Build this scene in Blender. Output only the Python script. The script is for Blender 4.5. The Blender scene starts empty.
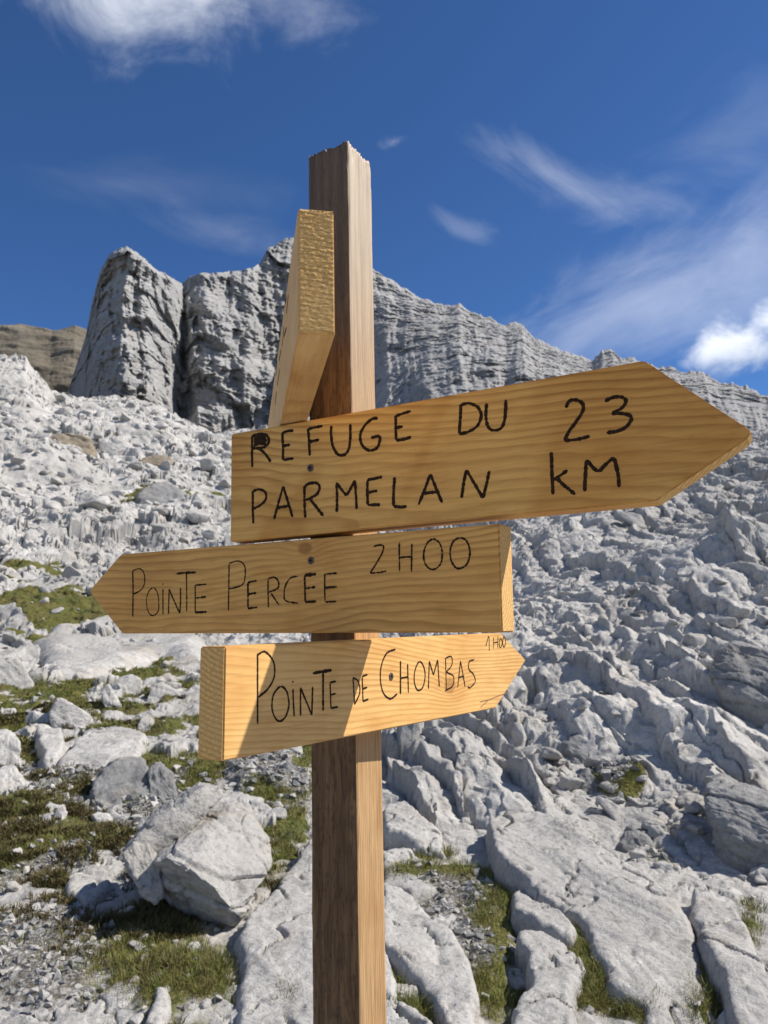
import bpy, bmesh, math, random
import numpy as np
from mathutils import Vector, Matrix, Quaternion

random.seed(7)
rng = np.random.default_rng(11)
S = bpy.context.scene
COL = S.collection
EYE = 1.55                                   # camera height over the ground it stands on

# ------------------------------------------------------------------ camera, sky, sun, exposure
FPX, PITCH, ROLL = 781.0, math.radians(8.411), math.radians(-1.117)
F_ = np.array([0, math.cos(PITCH), math.sin(PITCH)])
U0 = np.array([0, -math.sin(PITCH), math.cos(PITCH)])
R0 = np.array([1.0, 0, 0])
R_ = math.cos(ROLL) * R0 + math.sin(ROLL) * U0
U_ = -math.sin(ROLL) * R0 + math.cos(ROLL) * U0
CAM = np.array([0, 0, EYE])

cd = bpy.data.cameras.new('camera')
cam = bpy.data.objects.new('camera', cd)
COL.objects.link(cam)
M = Matrix.Identity(4)
for i in range(3):
    M[i][0], M[i][1], M[i][2], M[i][3] = R_[i], U_[i], -F_[i], CAM[i]
cam.matrix_world = M
cd.sensor_fit = 'HORIZONTAL'
cd.sensor_width = 36.0
cd.lens = 36.0 * FPX / 768.0
cd.clip_start, cd.clip_end = 0.05, 6000
cd.dof.use_dof = True
cd.dof.focus_distance = 0.98
cd.dof.aperture_fstop = 19.0
S.camera = cam

SUN_AZ, SUN_EL = math.radians(85.0), math.radians(45.5)
SUN_DIR = np.array([math.sin(SUN_AZ) * math.cos(SUN_EL), math.cos(SUN_AZ) * math.cos(SUN_EL), math.sin(SUN_EL)])
sd = bpy.data.lights.new('sun', 'SUN')
sd.energy, sd.angle, sd.color = 5.0, math.radians(0.53), (1.0, 0.94, 0.86)
sun = bpy.data.objects.new('sun', sd)
COL.objects.link(sun)
sun.rotation_euler = Vector(SUN_DIR).to_track_quat('Z', 'Y').to_euler()
sun.location = (30, 0, 40)

S.view_settings.view_transform = 'Standard'
S.view_settings.look = 'None'
S.view_settings.exposure = 0.45
S.view_settings.gamma = 1.0
S.view_settings.use_curve_mapping = False
S.cycles.max_bounces = 6
S.cycles.diffuse_bounces = 4


def ray(px, py):
    d = F_ + R_ * (px - 384) / FPX - U_ * (py - 512) / FPX
    return d / np.linalg.norm(d)


def proj(P):
    d = P - CAM
    w = d @ F_
    return 384 + FPX * (d @ R_) / w, 512 - FPX * (d @ U_) / w


world = bpy.data.worlds.new('World')
S.world = world
world.use_nodes = True
wn = world.node_tree
wn.nodes.clear()


class NT:
    """small helper to write node trees"""
    def __init__(self, tree):
        self.t = tree

    def n(self, typ, ins=None, **props):
        nd = self.t.nodes.new(typ)
        for k, v in props.items():
            setattr(nd, k, v)
        for k, v in (ins or {}).items():
            self.set(nd.inputs[k], v)
        return nd

    def set(self, sock, v):
        if isinstance(v, bpy.types.NodeSocket):
            self.t.links.new(v, sock)
        elif isinstance(v, bpy.types.Node):
            self.t.links.new(v.outputs[0], sock)
        else:
            if sock.type == 'RGBA' and not hasattr(v, '__len__'):
                v = (v, v, v, 1)
            if sock.type == 'RGBA' and len(v) == 3:
                v = (*v, 1)
            sock.default_value = v

    def m(self, op, a, b=None, c=None, clamp=False):
        nd = self.t.nodes.new('ShaderNodeMath')
        nd.operation = op
        nd.use_clamp = clamp
        self.set(nd.inputs[0], a)
        if b is not None: self.set(nd.inputs[1], b)
        if c is not None: self.set(nd.inputs[2], c)
        return nd.outputs[0]

    def vm(self, op, a, b=None):
        nd = self.t.nodes.new('ShaderNodeVectorMath')
        nd.operation = op
        self.set(nd.inputs[0], a)
        if b is not None: self.set(nd.inputs[1], b)
        return nd.outputs['Value'] if op in ('DOT_PRODUCT', 'LENGTH', 'DISTANCE') else nd.outputs[0]

    def noise(self, vec, scale, detail=4, rough=.55, dist=0.0, out='Fac'):
        nd = self.n('ShaderNodeTexNoise', {'Vector': vec, 'Scale': scale, 'Detail': detail, 'Roughness': rough, 'Distortion': dist})
        return nd.outputs[out]

    def ramp(self, fac, stops, interp='LINEAR'):
        nd = self.t.nodes.new('ShaderNodeValToRGB')
        nd.color_ramp.interpolation = interp
        els = nd.color_ramp.elements
        while len(els) < len(stops): els.new(0.5)
        for e, (p, c) in zip(els, stops):
            e.position = p
            e.color = (c, c, c, 1) if not hasattr(c, '__len__') else (*c[:3], 1)
        self.set(nd.inputs[0], fac)
        return nd.outputs[0]

    def mix(self, fac, a, b, blend='MIX'):
        nd = self.t.nodes.new('ShaderNodeMix')
        nd.data_type = 'RGBA'
        nd.blend_type = blend
        self.set(nd.inputs[0], fac)
        self.set(nd.inputs[6], a)
        self.set(nd.inputs[7], b)
        return nd.outputs[2]

    def sstep(self, x, lo, hi):
        nd = self.n('ShaderNodeMapRange', {0: x, 1: lo, 2: hi, 3: 0.0, 4: 1.0}, interpolation_type='SMOOTHSTEP')
        return nd.outputs[0]


w = NT(wn)
sky = w.n('ShaderNodeTexSky', sky_type='NISHITA', sun_disc=False, sun_elevation=SUN_EL,
          sun_rotation=SUN_AZ, altitude=2200, air_density=1.0, dust_density=0.15, ozone_density=2.5)
geo = w.n('ShaderNodeTexCoord')
D = geo.outputs['Generated']


def cloud(px, py, ax, ay, ang, scale, detail, soft, thr, stretch=1.0, warp=0.0, off=0.0):
    """one cloud: an ellipse of directions about a heading, broken up by noise; returns its density"""
    C = ray(px, py)
    c = Vector(C)
    ri = Vector((c.y, -c.x, 0)).normalized()
    up = ri.cross(c).normalized()
    a = math.radians(ang)
    A = ri * math.cos(a) + up * math.sin(a)
    B = -ri * math.sin(a) + up * math.cos(a)
    q = w.vm('DOT_PRODUCT', D, tuple(c))
    q = w.m('MAXIMUM', q, 0.05)
    u = w.m('DIVIDE', w.vm('DOT_PRODUCT', D, tuple(A)), q)
    v = w.m('DIVIDE', w.vm('DOT_PRODUCT', D, tuple(B)), q)
    e = w.m('SUBTRACT', 1.0, w.m('SQRT', w.m('ADD', w.m('POWER', w.m('ABSOLUTE', w.m('DIVIDE', u, ax)), 2.0),
                                             w.m('POWER', w.m('ABSOLUTE', w.m('DIVIDE', v, ay)), 2.0))))
    e = w.m('MAXIMUM', e, -1.0)
    vec = w.n('ShaderNodeCombineXYZ', {0: w.m('DIVIDE', u, stretch), 1: v, 2: off}).outputs[0]
    n = w.noise(vec, scale, detail, .6, warp)
    x = w.m('ADD', e, w.m('MULTIPLY', w.m('SUBTRACT', n, 0.5), 2.2))
    return w.sstep(x, thr, thr + soft), v


skyc = w.mix(1.0, sky.outputs[0], (0.57, 0.89, 1.27), 'MULTIPLY')
WHITE = (13.5, 13.9, 14.6)
GREYC = (8.0, 8.8, 10.2)
for (args, amt, shade) in (
        ((142, 8, .170, .085, 6, 11, 9, 1.5, .12, 1.2, .45, 1.0), .85, True),
        ((290, 4, .14, .05, 0, 12, 7, 1.2, .2, 1.4, .3, 5.0), .20, False),
        ((742, 340, .085, .042, 8, 20, 9, 1.0, .08, 1.1, .35, 2.0), .88, True),
        ((640, 300, .30, .085, 22, 10, 7, 1.3, .0, 2.2, .6, 3.0), .24, False),
        ((750, 290, .22, .10, 10, 8, 7, 1.3, .0, 1.8, .6, 8.0), .20, False),
        ((545, 172, .17, .030, -32, 14, 8, 1.2, .1, 2.8, .8, 4.0), .17, False),
        ((625, 200, .12, .045, -18, 14, 8, 1.3, .1, 2.2, .8, 9.0), .15, False),
        ((470, 232, .06, .022, -30, 22, 7, 1.2, .1, 2.0, .8, 6.0), .10, False),
        ((393, 142, .022, .010, 10, 60, 6, 1.4, .15, 1.8, .5, 7.0), .2, False),
        ((235, 235, .16, .04, -12, 14, 7, 1.4, .2, 2.4, .8, 12.0), .12, False),
        ((120, 185, .26, .05, 5, 10, 7, 1.6, .2, 2.6, .8, 14.0), .10, False),
        ((740, 160, .16, .10, 0, 9, 7, 1.5, .1, 1.6, .8, 15.0), .10, False)):
    den, vv = cloud(*args)
    den = w.m('MULTIPLY', den, amt)
    if shade:
        cc = w.mix(w.sstep(vv, -args[3] * .8, args[3] * .45), GREYC, WHITE)
    else:
        cc = WHITE
    skyc = w.mix(den, skyc, cc)
# unseen cloud added behind the viewer to whiten and brighten the fill light
bn = w.noise(D, 2.6, 7, .6, .3)
back = w.sstep(w.vm('DOT_PRODUCT', D, (-.35, -.93, .1)), -.05, .45)
skyc = w.mix(w.m('MULTIPLY', back, w.ramp(bn, [(.46, 0), (.62, .75)])), skyc, GREYC)
bg = w.n('ShaderNodeBackground', {'Color': skyc, 'Strength': 0.068})
wo = w.n('ShaderNodeOutputWorld', {'Surface': bg.outputs[0]})
world.cycles.sampling_method = 'MANUAL'
world.cycles.sample_map_resolution = 512

# ------------------------------------------------------------------ numpy noise
_p = np.random.default_rng(5).permutation(256).astype(np.int32)
PERM = np.concatenate([_p, _p, _p])
_g = np.random.default_rng(6).normal(size=(256, 3))
G3 = (_g / np.linalg.norm(_g, axis=1)[:, None]).astype(np.float32) * 1.6
_a = np.random.default_rng(8).uniform(0, 2 * np.pi, 256)
G2 = np.stack([np.cos(_a), np.sin(_a)], 1).astype(np.float32) * 1.5
RND = np.random.default_rng(9).uniform(0, 1, (256, 4)).astype(np.float32)


def perlin2(x, y, s=0):
    xi = np.floor(x).astype(np.int64); yi = np.floor(y).astype(np.int64)
    fx = (x - xi).astype(np.float32); fy = (y - yi).astype(np.float32)
    u = fx * fx * fx * (fx * (fx * 6 - 15) + 10); v = fy * fy * fy * (fy * (fy * 6 - 15) + 10)
    def g(dx, dy):
        h = PERM[PERM[(xi + dx + s * 17) & 255] + ((yi + dy + s * 31) & 255)]
        gg = G2[h]
        return gg[..., 0] * (fx - dx) + gg[..., 1] * (fy - dy)
    a = g(0, 0); b = g(1, 0); c = g(0, 1); d = g(1, 1)
    return (a + u * (b - a)) * (1 - v) + (c + u * (d - c)) * v


def fbm2(x, y, octv=4, gain=.5, s=0, ridged=False):
    t = 0; amp = 1.0; f = 1.0
    for o in range(octv):
        n = perlin2(x * f + o * 13.7, y * f - o * 7.3, s + o)
        if ridged: n = 1 - 2 * np.abs(n)
        t = t + amp * n; amp *= gain; f *= 2.03
    return t


def perlin3(x, y, z, s=0):
    xi = np.floor(x).astype(np.int64); yi = np.floor(y).astype(np.int64); zi = np.floor(z).astype(np.int64)
    fx = (x - xi).astype(np.float32); fy = (y - yi).astype(np.float32); fz = (z - zi).astype(np.float32)
    q = lambda f: f * f * f * (f * (f * 6 - 15) + 10)
    u, v, ww = q(fx), q(fy), q(fz)
    def g(dx, dy, dz):
        h = PERM[PERM[PERM[(xi + dx + s * 17) & 255] + ((yi + dy) & 255)] + ((zi + dz + s * 29) & 255)]
        gg = G3[h]
        return gg[..., 0] * (fx - dx) + gg[..., 1] * (fy - dy) + gg[..., 2] * (fz - dz)
    l = lambda a, b, t: a + t * (b - a)
    return l(l(l(g(0, 0, 0), g(1, 0, 0), u), l(g(0, 1, 0), g(1, 1, 0), u), v),
             l(l(g(0, 0, 1), g(1, 0, 1), u), l(g(0, 1, 1), g(1, 1, 1), u), v), ww)


def fbm3(x, y, z, octv=4, gain=.5, s=0, ridged=False):
    t = 0; amp = 1.0; f = 1.0
    for o in range(octv):
        n = perlin3(x * f + o * 13.7, y * f - o * 7.3, z * f + o * 3.1, s + o)
        if ridged: n = 1 - 2 * np.abs(n)
        t = t + amp * n; amp *= gain; f *= 2.03
    return t


def worley2(u, v, s=0):
    """nearest cell: F1, F2, three random numbers of the cell, offset from its centre"""
    ui = np.floor(u).astype(np.int64); vi = np.floor(v).astype(np.int64)
    F1 = np.full(u.shape, 9., np.float32); F2 = np.full(u.shape, 9., np.float32)
    ID = np.zeros(u.shape, np.int32); DX = np.zeros(u.shape, np.float32); DY = np.zeros(u.shape, np.float32)
    for dx in (-1, 0, 1):
        for dy in (-1, 0, 1):
            h = PERM[PERM[(ui + dx + s * 37) & 255] + ((vi + dy + s * 11) & 255)]
            ox = (u - (ui + dx + .1 + .8 * RND[h, 0])).astype(np.float32)
            oy = (v - (vi + dy + .1 + .8 * RND[h, 1])).astype(np.float32)
            d = np.sqrt(ox * ox + oy * oy)
            c = d < F1
            F2 = np.where(c, F1, np.minimum(F2, d))
            F1 = np.where(c, d, F1); ID = np.where(c, h, ID); DX = np.where(c, ox, DX); DY = np.where(c, oy, DY)
    return F1, F2, RND[ID, 2], RND[ID, 3], RND[(ID + 91) & 255, 2], DX, DY


def sstep(x, a, b):
    t = np.clip((x - a) / (b - a), 0, 1)
    return t * t * (3 - 2 * t)

# ------------------------------------------------------------------ object helpers


def tag(o, label=None, cat=None, group=None, kind=None):
    if label: o['label'] = label
    if cat: o['category'] = cat
    if group: o['group'] = group
    if kind: o['kind'] = kind
    return o


def mesh_obj(name, verts, faces, mat, parent=None, smooth=True, attrs=None, loc=None):
    me = bpy.data.meshes.new(name)
    verts = np.asarray(verts, np.float32)
    faces = np.asarray(faces, np.int32)
    k = faces.shape[1]
    me.vertices.add(len(verts)); me.vertices.foreach_set('co', verts.ravel())
    me.loops.add(faces.size); me.loops.foreach_set('vertex_index', faces.ravel())
    me.polygons.add(len(faces))
    me.polygons.foreach_set('loop_start', np.arange(0, faces.size, k, dtype=np.int32))
    me.polygons.foreach_set('loop_total', np.full(len(faces), k, np.int32))
    me.polygons.foreach_set('use_smooth', np.full(len(faces), smooth, bool))
    for a, vals in (attrs or {}).items():
        at = me.attributes.new(a, 'FLOAT', 'POINT')
        at.data.foreach_set('value', np.asarray(vals, np.float32).ravel())
    me.update(); me.validate()
    if mat: me.materials.append(mat)
    o = bpy.data.objects.new(name, me)
    COL.objects.link(o)
    if parent: o.parent = parent
    if loc is not None: o.location = loc
    return o


def grid_faces(nr, nc, keep=None):
    i = np.arange(nr - 1)[:, None] * nc + np.arange(nc - 1)[None, :]
    f = np.stack([i, i + 1, i + nc + 1, i + nc], -1).reshape(-1, 4)
    if keep is not None:
        k = keep.reshape(-1)
        f = f[k[f].all(1)]
    return f

# ------------------------------------------------------------------ materials


def new_mat(name):
    m = bpy.data.materials.new(name)
    m.use_nodes = True
    m.node_tree.nodes.clear()
    t = NT(m.node_tree)
    b = t.n('ShaderNodeBsdfPrincipled')
    o = t.n('ShaderNodeOutputMaterial', {'Surface': b.outputs[0]})
    return m, t, b


def bump(t, h, strength, dist, nrm=None):
    nd = t.n('ShaderNodeBump', {'Height': h, 'Strength': strength, 'Distance': dist})
    if nrm is not None: t.set(nd.inputs['Normal'], nrm)
    return nd.outputs[0]


def rock_colour(t, P, s=1.0, base=(.51, .494, .462), dark=(.13, .128, .124), warm=(.36, .31, .24)):
    n1 = t.noise(P, .45 * s, 5, .6)
    n2 = t.noise(P, 4.0 * s, 7, .68, .5)
    n3 = t.noise(P, 42.0 * s, 6, .72)
    n4 = t.noise(P, 1.3 * s, 5, .62, .3)
    n5 = t.noise(P, 13.0 * s, 6, .7, .8)
    n0 = t.noise(P, .16 * s, 4, .6, .6)
    c = t.mix(t.ramp(n1, [(.33, 0), (.66, 1)]), tuple(.70 * v for v in base), tuple(1.10 * v for v in base))
    c = t.mix(t.ramp(n0, [(.46, 0), (.60, .55)]), c, tuple(.55 * v for v in base))
    c = t.mix(t.ramp(n2, [(.46, 0), (.66, .75)]), c, tuple(.62 * v for v in base))
    c = t.mix(t.ramp(n4, [(.55, 0), (.70, .55)]), c, warm)
    c = t.mix(t.ramp(n5, [(.54, 0), (.68, .70)]), c, tuple(.50 * v for v in base))
    c = t.mix(t.ramp(n5, [(.30, .55), (.42, 0)]), c, tuple(1.22 * v for v in base))
    c = t.mix(t.ramp(n2, [(.60, 0), (.72, .8)]), c, dark)
    c = t.mix(t.ramp(n3, [(.52, 0), (.72, .7)]), c, dark)
    return c, n2, t.m('ADD', t.m('MULTIPLY', n3, .5), n5)


def rock_mat(name, s=1.0, bs=.35, base=(.51, .494, .462), **kw):
    m, t, b = new_mat(name)
    P = t.n('ShaderNodeNewGeometry').outputs['Position']
    c, n2, n3 = rock_colour(t, P, s, base, **kw)
    t.set(b.inputs['Base Color'], c)
    t.set(b.inputs['Roughness'], .92)
    t.set(b.inputs['Specular IOR Level'], .2)
    h = t.m('ADD', t.m('MULTIPLY', n2, .6), t.m('MULTIPLY', n3, .5))
    t.set(b.inputs['Normal'], bump(t, h, bs, .05 / s))
    return m


ROCK = rock_mat('limestone', 1.0, .8)
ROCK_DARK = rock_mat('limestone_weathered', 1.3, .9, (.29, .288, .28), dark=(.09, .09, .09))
ROCK_BROWN = rock_mat('limestone_ochre', 1.3, .9, (.31, .26, .19), dark=(.15, .12, .09))


def ground_mat():
    m, t, b = new_mat('karst_ground')
    P = t.n('ShaderNodeNewGeometry').outputs['Position']
    c, n2, n3 = rock_colour(t, P, 1.0)
    soil = t.n('ShaderNodeAttribute', attribute_name='soil').outputs['Fac']
    grav = t.n('ShaderNodeAttribute', attribute_name='gravel').outputs['Fac']
    g1 = t.noise(P, 2.3, 5, .6)
    g2 = t.noise(P, 26, 5, .7)
    gc = t.ramp(g1, [(.32, (.120, .098, .040)), (.48, (.150, .140, .042)), (.62, (.095, .112, .028)), (.8, (.17, .135, .065))])
    gc = t.mix(t.ramp(g2, [(.4, 0), (.7, .75)]), gc, (.045, .045, .014))
    # gravel: pebbles as voronoi cells
    vo = t.n('ShaderNodeTexVoronoi', {'Vector': P, 'Scale': 34.0, 'Randomness': 1.0})
    vc = t.ramp(t.n('ShaderNodeSeparateColor', {0: vo.outputs['Color']}).outputs[0],
                [(0, (.16, .15, .135)), (.5, (.27, .255, .235)), (1, (.42, .41, .39))])
    vc = t.mix(t.ramp(vo.outputs['Distance'], [(.45, 0), (.75, .85)]), vc, (.10, .085, .06))
    sc = t.mix(grav, gc, vc)
    c = t.mix(soil, c, sc)
    t.set(b.inputs['Base Color'], c)
    t.set(b.inputs['Roughness'], .95)
    t.set(b.inputs['Specular IOR Level'], .15)
    h = t.m('ADD', t.m('MULTIPLY', n2, .6), t.m('MULTIPLY', n3, .5))
    h = t.m('ADD', h, t.m('MULTIPLY', soil, t.m('ADD', t.m('MULTIPLY', g2, .8), t.m('MULTIPLY', vo.outputs['Distance'], -.5))))
    t.set(b.inputs['Normal'], bump(t, h, .8, .05))
    return m


def mountain_mat(name, base, dark, warm, sc=1.0):
    m, t, b = new_mat(name)
    P = t.n('ShaderNodeNewGeometry').outputs['Position']
    n1 = t.noise(P, .02 * sc, 6, .62)
    st = t.n('ShaderNodeVectorMath', {0: P, 1: (.012 * sc, .012 * sc, .10 * sc)}, operation='MULTIPLY').outputs[0]
    rot = t.n('ShaderNodeVectorRotate', {0: P, 3: math.radians(-18)}, rotation_type='Y_AXIS') if False else None
    dip = t.vm('DOT_PRODUCT', P, (.30, .05, .95))
    bands = t.noise(t.n('ShaderNodeCombineXYZ', {0: t.m('MULTIPLY', dip, .32 * sc), 1: t.m('MULTIPLY', t.vm('DOT_PRODUCT', P, (1, 0, -.3)), .016 * sc), 2: 0.0}).outputs[0], 1.0, 6, .65)
    vert = t.noise(t.n('ShaderNodeVectorMath', {0: P, 1: (.16 * sc, .16 * sc, .022 * sc)}, operation='MULTIPLY').outputs[0], 1.0, 5, .6)
    fine = t.noise(P, .55 * sc, 6, .7)
    c = t.mix(t.ramp(n1, [(.35, 0), (.68, 1)]), base, tuple(.80 * v for v in base))
    c = t.mix(t.ramp(bands, [(.50, 0), (.68, .45)]), c, dark)
    c = t.mix(t.ramp(vert, [(.52, 0), (.72, .5)]), c, tuple(.55 * v for v in base))
    c = t.mix(t.ramp(t.noise(P, .045 * sc, 5, .6), [(.55, 0), (.72, .45)]), c, warm)
    c = t.mix(t.ramp(fine, [(.5, 0), (.75, .5)]), c, dark)
    t.set(b.inputs['Base Color'], c)
    t.set(b.inputs['Roughness'], .95)
    t.set(b.inputs['Specular IOR Level'], .1)
    h = t.m('ADD', t.m('MULTIPLY', fine, .6), t.m('ADD', t.m('MULTIPLY', bands, .6), t.m('MULTIPLY', vert, .6)))
    t.set(b.inputs['Normal'], bump(t, h, .7, 2.2 / sc))
    return m


GROUND = ground_mat()
MOUNT = mountain_mat('mountain_limestone', (.38, .375, .365), (.15, .15, .15), (.31, .28, .24))
HILLM = mountain_mat('brown_hill', (.19, .165, .125), (.095, .082, .062), (.27, .245, .21), .8)


def wood_mat(name, light, dark, pith=(0.12, 0.30), slope=.05, ring=230., along='X', seed=0., rough_face=0.0,
             knots=(), specks=.35, fibre=.35, patch=.5, grey=None, patch_col=None, bump_s=.25):
    m, t, b = new_mat(name)
    P = t.n('ShaderNodeTexCoord').outputs['Object']
    sp = t.n('ShaderNodeSeparateXYZ', {0: P})
    X, Y, Z = sp.outputs[0], sp.outputs[1], sp.outputs[2]
    if along == 'Z':
        X, Z = Z, X
    L = t.n('ShaderNodeCombineXYZ', {0: t.m('ADD', X, seed), 1: Y, 2: Z}).outputs[0]
    lowv = t.n('ShaderNodeVectorMath', {0: L, 1: (3.2, 9., 9.)}, operation='MULTIPLY').outputs[0]
    wob = t.noise(lowv, 1.0, 3, .5)
    wob2 = t.noise(t.n('ShaderNodeVectorMath', {0: L, 1: (1.1, 4., 4.)}, operation='MULTIPLY').outputs[0], 1.0, 2, .5)
    kd = None
    zz = t.m('ADD', t.m('SUBTRACT', Z, pith[1]), t.m('MULTIPLY', X, slope))
    zz = t.m('ADD', zz, t.m('MULTIPLY', t.m('SUBTRACT', wob2, .5), .10))
    yy = t.m('ADD', t.m('SUBTRACT', Y, pith[0]), t.m('MULTIPLY', t.m('SUBTRACT', wob, .5), .045))
    d = t.m('SQRT', t.m('ADD', t.m('MULTIPLY', zz, zz), t.m('MULTIPLY', yy, yy)))
    kmask = 0.0
    for (kx, kz, kr) in knots:
        dx = t.m('SUBTRACT', X, kx); dz = t.m('SUBTRACT', Z, kz)
        r = t.m('SQRT', t.m('ADD', t.m('MULTIPLY', t.m('MULTIPLY', dx, dx), .45), t.m('MULTIPLY', dz, dz)))
        g = t.m('POWER', 2.718, t.m('MULTIPLY', t.m('POWER', t.m('DIVIDE', r, kr * 2.2), 2.0), -1.0))
        d = t.m('ADD', d, t.m('MULTIPLY', g, kr * .9))
        kk = t.sstep(r, kr, kr * .55)
        kmask = t.m('MAXIMUM', kk, kmask)
    ph = t.m('FRACT', t.m('MULTIPLY', d, ring))
    ringv = t.m('MULTIPLY', t.sstep(ph, .15, .85), t.m('SUBTRACT', 1.0, t.sstep(ph, .88, 1.0)))
    ringv = t.m('MULTIPLY', ringv, t.ramp(wob, [(.25, .35), (.7, 1.)]))
    fv = t.n('ShaderNodeVectorMath', {0: L, 1: (14., 520., 520.)}, operation='MULTIPLY').outputs[0]
    fib = t.noise(fv, 1.0, 3, .6)
    fv2 = t.n('ShaderNodeVectorMath', {0: L, 1: (5., 110., 110.)}, operation='MULTIPLY').outputs[0]
    fib2 = t.noise(fv2, 1.0, 4, .6)
    pt = t.noise(t.n('ShaderNodeCombineXYZ', {0: t.m('MULTIPLY', t.m('SUBTRACT', X, t.m('MULTIPLY', Z, .55)), 6.5), 1: seed, 2: t.m('MULTIPLY', Z, 2.0)}).outputs[0], 1.0, 2, .5, .4)
    c = t.mix(t.m('MULTIPLY', t.m('POWER', ringv, 1.6), .85), light, dark)
    c = t.mix(t.m('MULTIPLY', t.ramp(fib2, [(.42, 0), (.72, 1)]), fibre), c, dark)
    c = t.mix(t.m('MULTIPLY', t.ramp(fib, [(.5, 0), (.75, 1)]), fibre * .8), c, tuple(.45 * v for v in dark))
    pc = patch_col or tuple(v * f for v, f in zip(light, (.80, .66, .48)))
    c = t.mix(t.m('MULTIPLY', t.ramp(pt, [(.48, 0), (.57, 1)]), patch), c, (.84, .74, .60), 'MULTIPLY')
    mott = t.noise(t.n('ShaderNodeVectorMath', {0: L, 1: (12., 30., 30.)}, operation='MULTIPLY').outputs[0], 1.0, 4, .6)
    c = t.mix(t.m('MULTIPLY', t.ramp(mott, [(.48, 0), (.68, 1)]), .5), c, (.80, .66, .50), 'MULTIPLY')
    speck = t.noise(t.n('ShaderNodeVectorMath', {0: L, 1: ((90., 330., 330.) if specks > .5 else (160., 420., 420.))}, operation='MULTIPLY').outputs[0], 1.0, 2, .5)
    c = t.mix(t.m('MULTIPLY', t.ramp(speck, [(.66 - .12 * (specks > .5), 0), (.76 - .08 * (specks > .5), 1)]), specks), c, tuple(.3 * v for v in dark))
    if knots:
        c = t.mix(t.m('MULTIPLY', kmask, .6), c, (dark[0] * .6, dark[1] * .5, dark[2] * .45))
    if grey:
        z0, z1, gcol = grey
        gm = t.m('MULTIPLY', t.sstep(t.m('ADD', X, t.m('MULTIPLY', t.m('SUBTRACT', fib2, .5), .25)), z0, z1), .7)
        c = t.mix(gm, c, t.mix(t.ramp(fib2, [(.4, 0), (.75, .8)]), gcol, tuple(.5 * v for v in gcol)))
    t.set(b.inputs['Base Color'], c)
    t.set(b.inputs['Roughness'], .62)
    t.set(b.inputs['Specular IOR Level'], .25)
    h = t.m('ADD', t.m('MULTIPLY', fib, .5), t.m('ADD', t.m('MULTIPLY', fib2, .8), t.m('MULTIPLY', ringv, -.35)))
    t.set(b.inputs['Normal'], bump(t, h, bump_s, .0018))
    return m


BL, BD = (.69, .40, .115), (.34, .15, .032)
W1 = wood_mat('board_wood_rings', BL, BD, (.10, .12), .10, 125., seed=.3, patch=.9)
W2 = wood_mat('board_wood_fine', (.66, .37, .105), (.32, .145, .034), (.14, -.06), -.03, 150., seed=1.7, patch=.45,
              knots=((-.02, .105, .010),))
W3 = wood_mat('board_wood_knotty', (.72, .44, .16), (.46, .235, .07), (.09, -.30), .06, 150., seed=3.1, patch=.4,
              knots=((.16, -.085, .014),))
W4 = wood_mat('board_wood_pale', (.70, .46, .20), (.46, .25, .085), (.05, .5), .02, 190., seed=5.1, patch=.3)
POSTW = wood_mat('post_wood', (.48, .305, .145), (.26, .15, .068), (.2, .02), .01, 210., along='Z', seed=2.2, specks=.3, fibre=.75,
                 patch=.3, grey=(.15, .62, (.50, .44, .35)), bump_s=.6)
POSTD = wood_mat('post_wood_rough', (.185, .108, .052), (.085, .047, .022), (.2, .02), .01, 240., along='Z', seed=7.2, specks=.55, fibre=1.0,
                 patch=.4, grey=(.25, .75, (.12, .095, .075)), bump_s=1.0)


def endgrain_mat(name, a, bcol):
    m, t, b = new_mat(name)
    P = t.n('ShaderNodeTexCoord').outputs['Object']
    n = t.noise(t.n('ShaderNodeVectorMath', {0: P, 1: (250., 250., 420.)}, operation='MULTIPLY').outputs[0], 1.0, 4, .65)
    n2 = t.noise(P, 30., 3, .5)
    rr = t.m('FRACT', t.m('MULTIPLY', t.vm('LENGTH', t.vm('SUBTRACT', t.vm('MULTIPLY', P, (0., 1., 1.)), (0, -.02, .05))), 190.))
    c = t.mix(t.ramp(n, [(.35, 0), (.65, 1)]), bcol, a)
    c = t.mix(t.m('MULTIPLY', t.sstep(rr, .4, .95), .75), c, tuple(.75 * v for v in bcol))
    c = t.mix(t.ramp(n2, [(.45, 0), (.7, .4)]), c, tuple(.7 * v for v in a))
    t.set(b.inputs['Base Color'], c)
    t.set(b.inputs['Roughness'], .9)
    t.set(b.inputs['Normal'], bump(t, n, .35, .001))
    return m


ENDW = endgrain_mat('board_end_grain', (.76, .49, .18), (.52, .28, .085))


def plain(name, col, rough=.6, metal=0., nscale=0, namt=.3):
    m, t, b = new_mat(name)
    c = col
    if nscale:
        P = t.n('ShaderNodeTexCoord').outputs['Object']
        c = t.mix(t.ramp(t.noise(P, nscale, 4, .6), [(.35, 0), (.7, namt)]), col, tuple(min(1, 2.4 * v + .01) for v in col))
    t.set(b.inputs['Base Color'], c)
    t.set(b.inputs['Roughness'], rough)
    t.set(b.inputs['Metallic'], metal)
    return m


BURN = plain('burnt_line', (.018, .009, .0045), .95, 0, 260, .9)
BURN.node_tree.nodes['Principled BSDF'].inputs['Specular IOR Level'].default_value = .08
SCREW = plain('screw_steel', (.09, .075, .06), .6, .6, 300, .4)
CRACK = plain('wood_check', (.20, .105, .045), .8)


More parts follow.
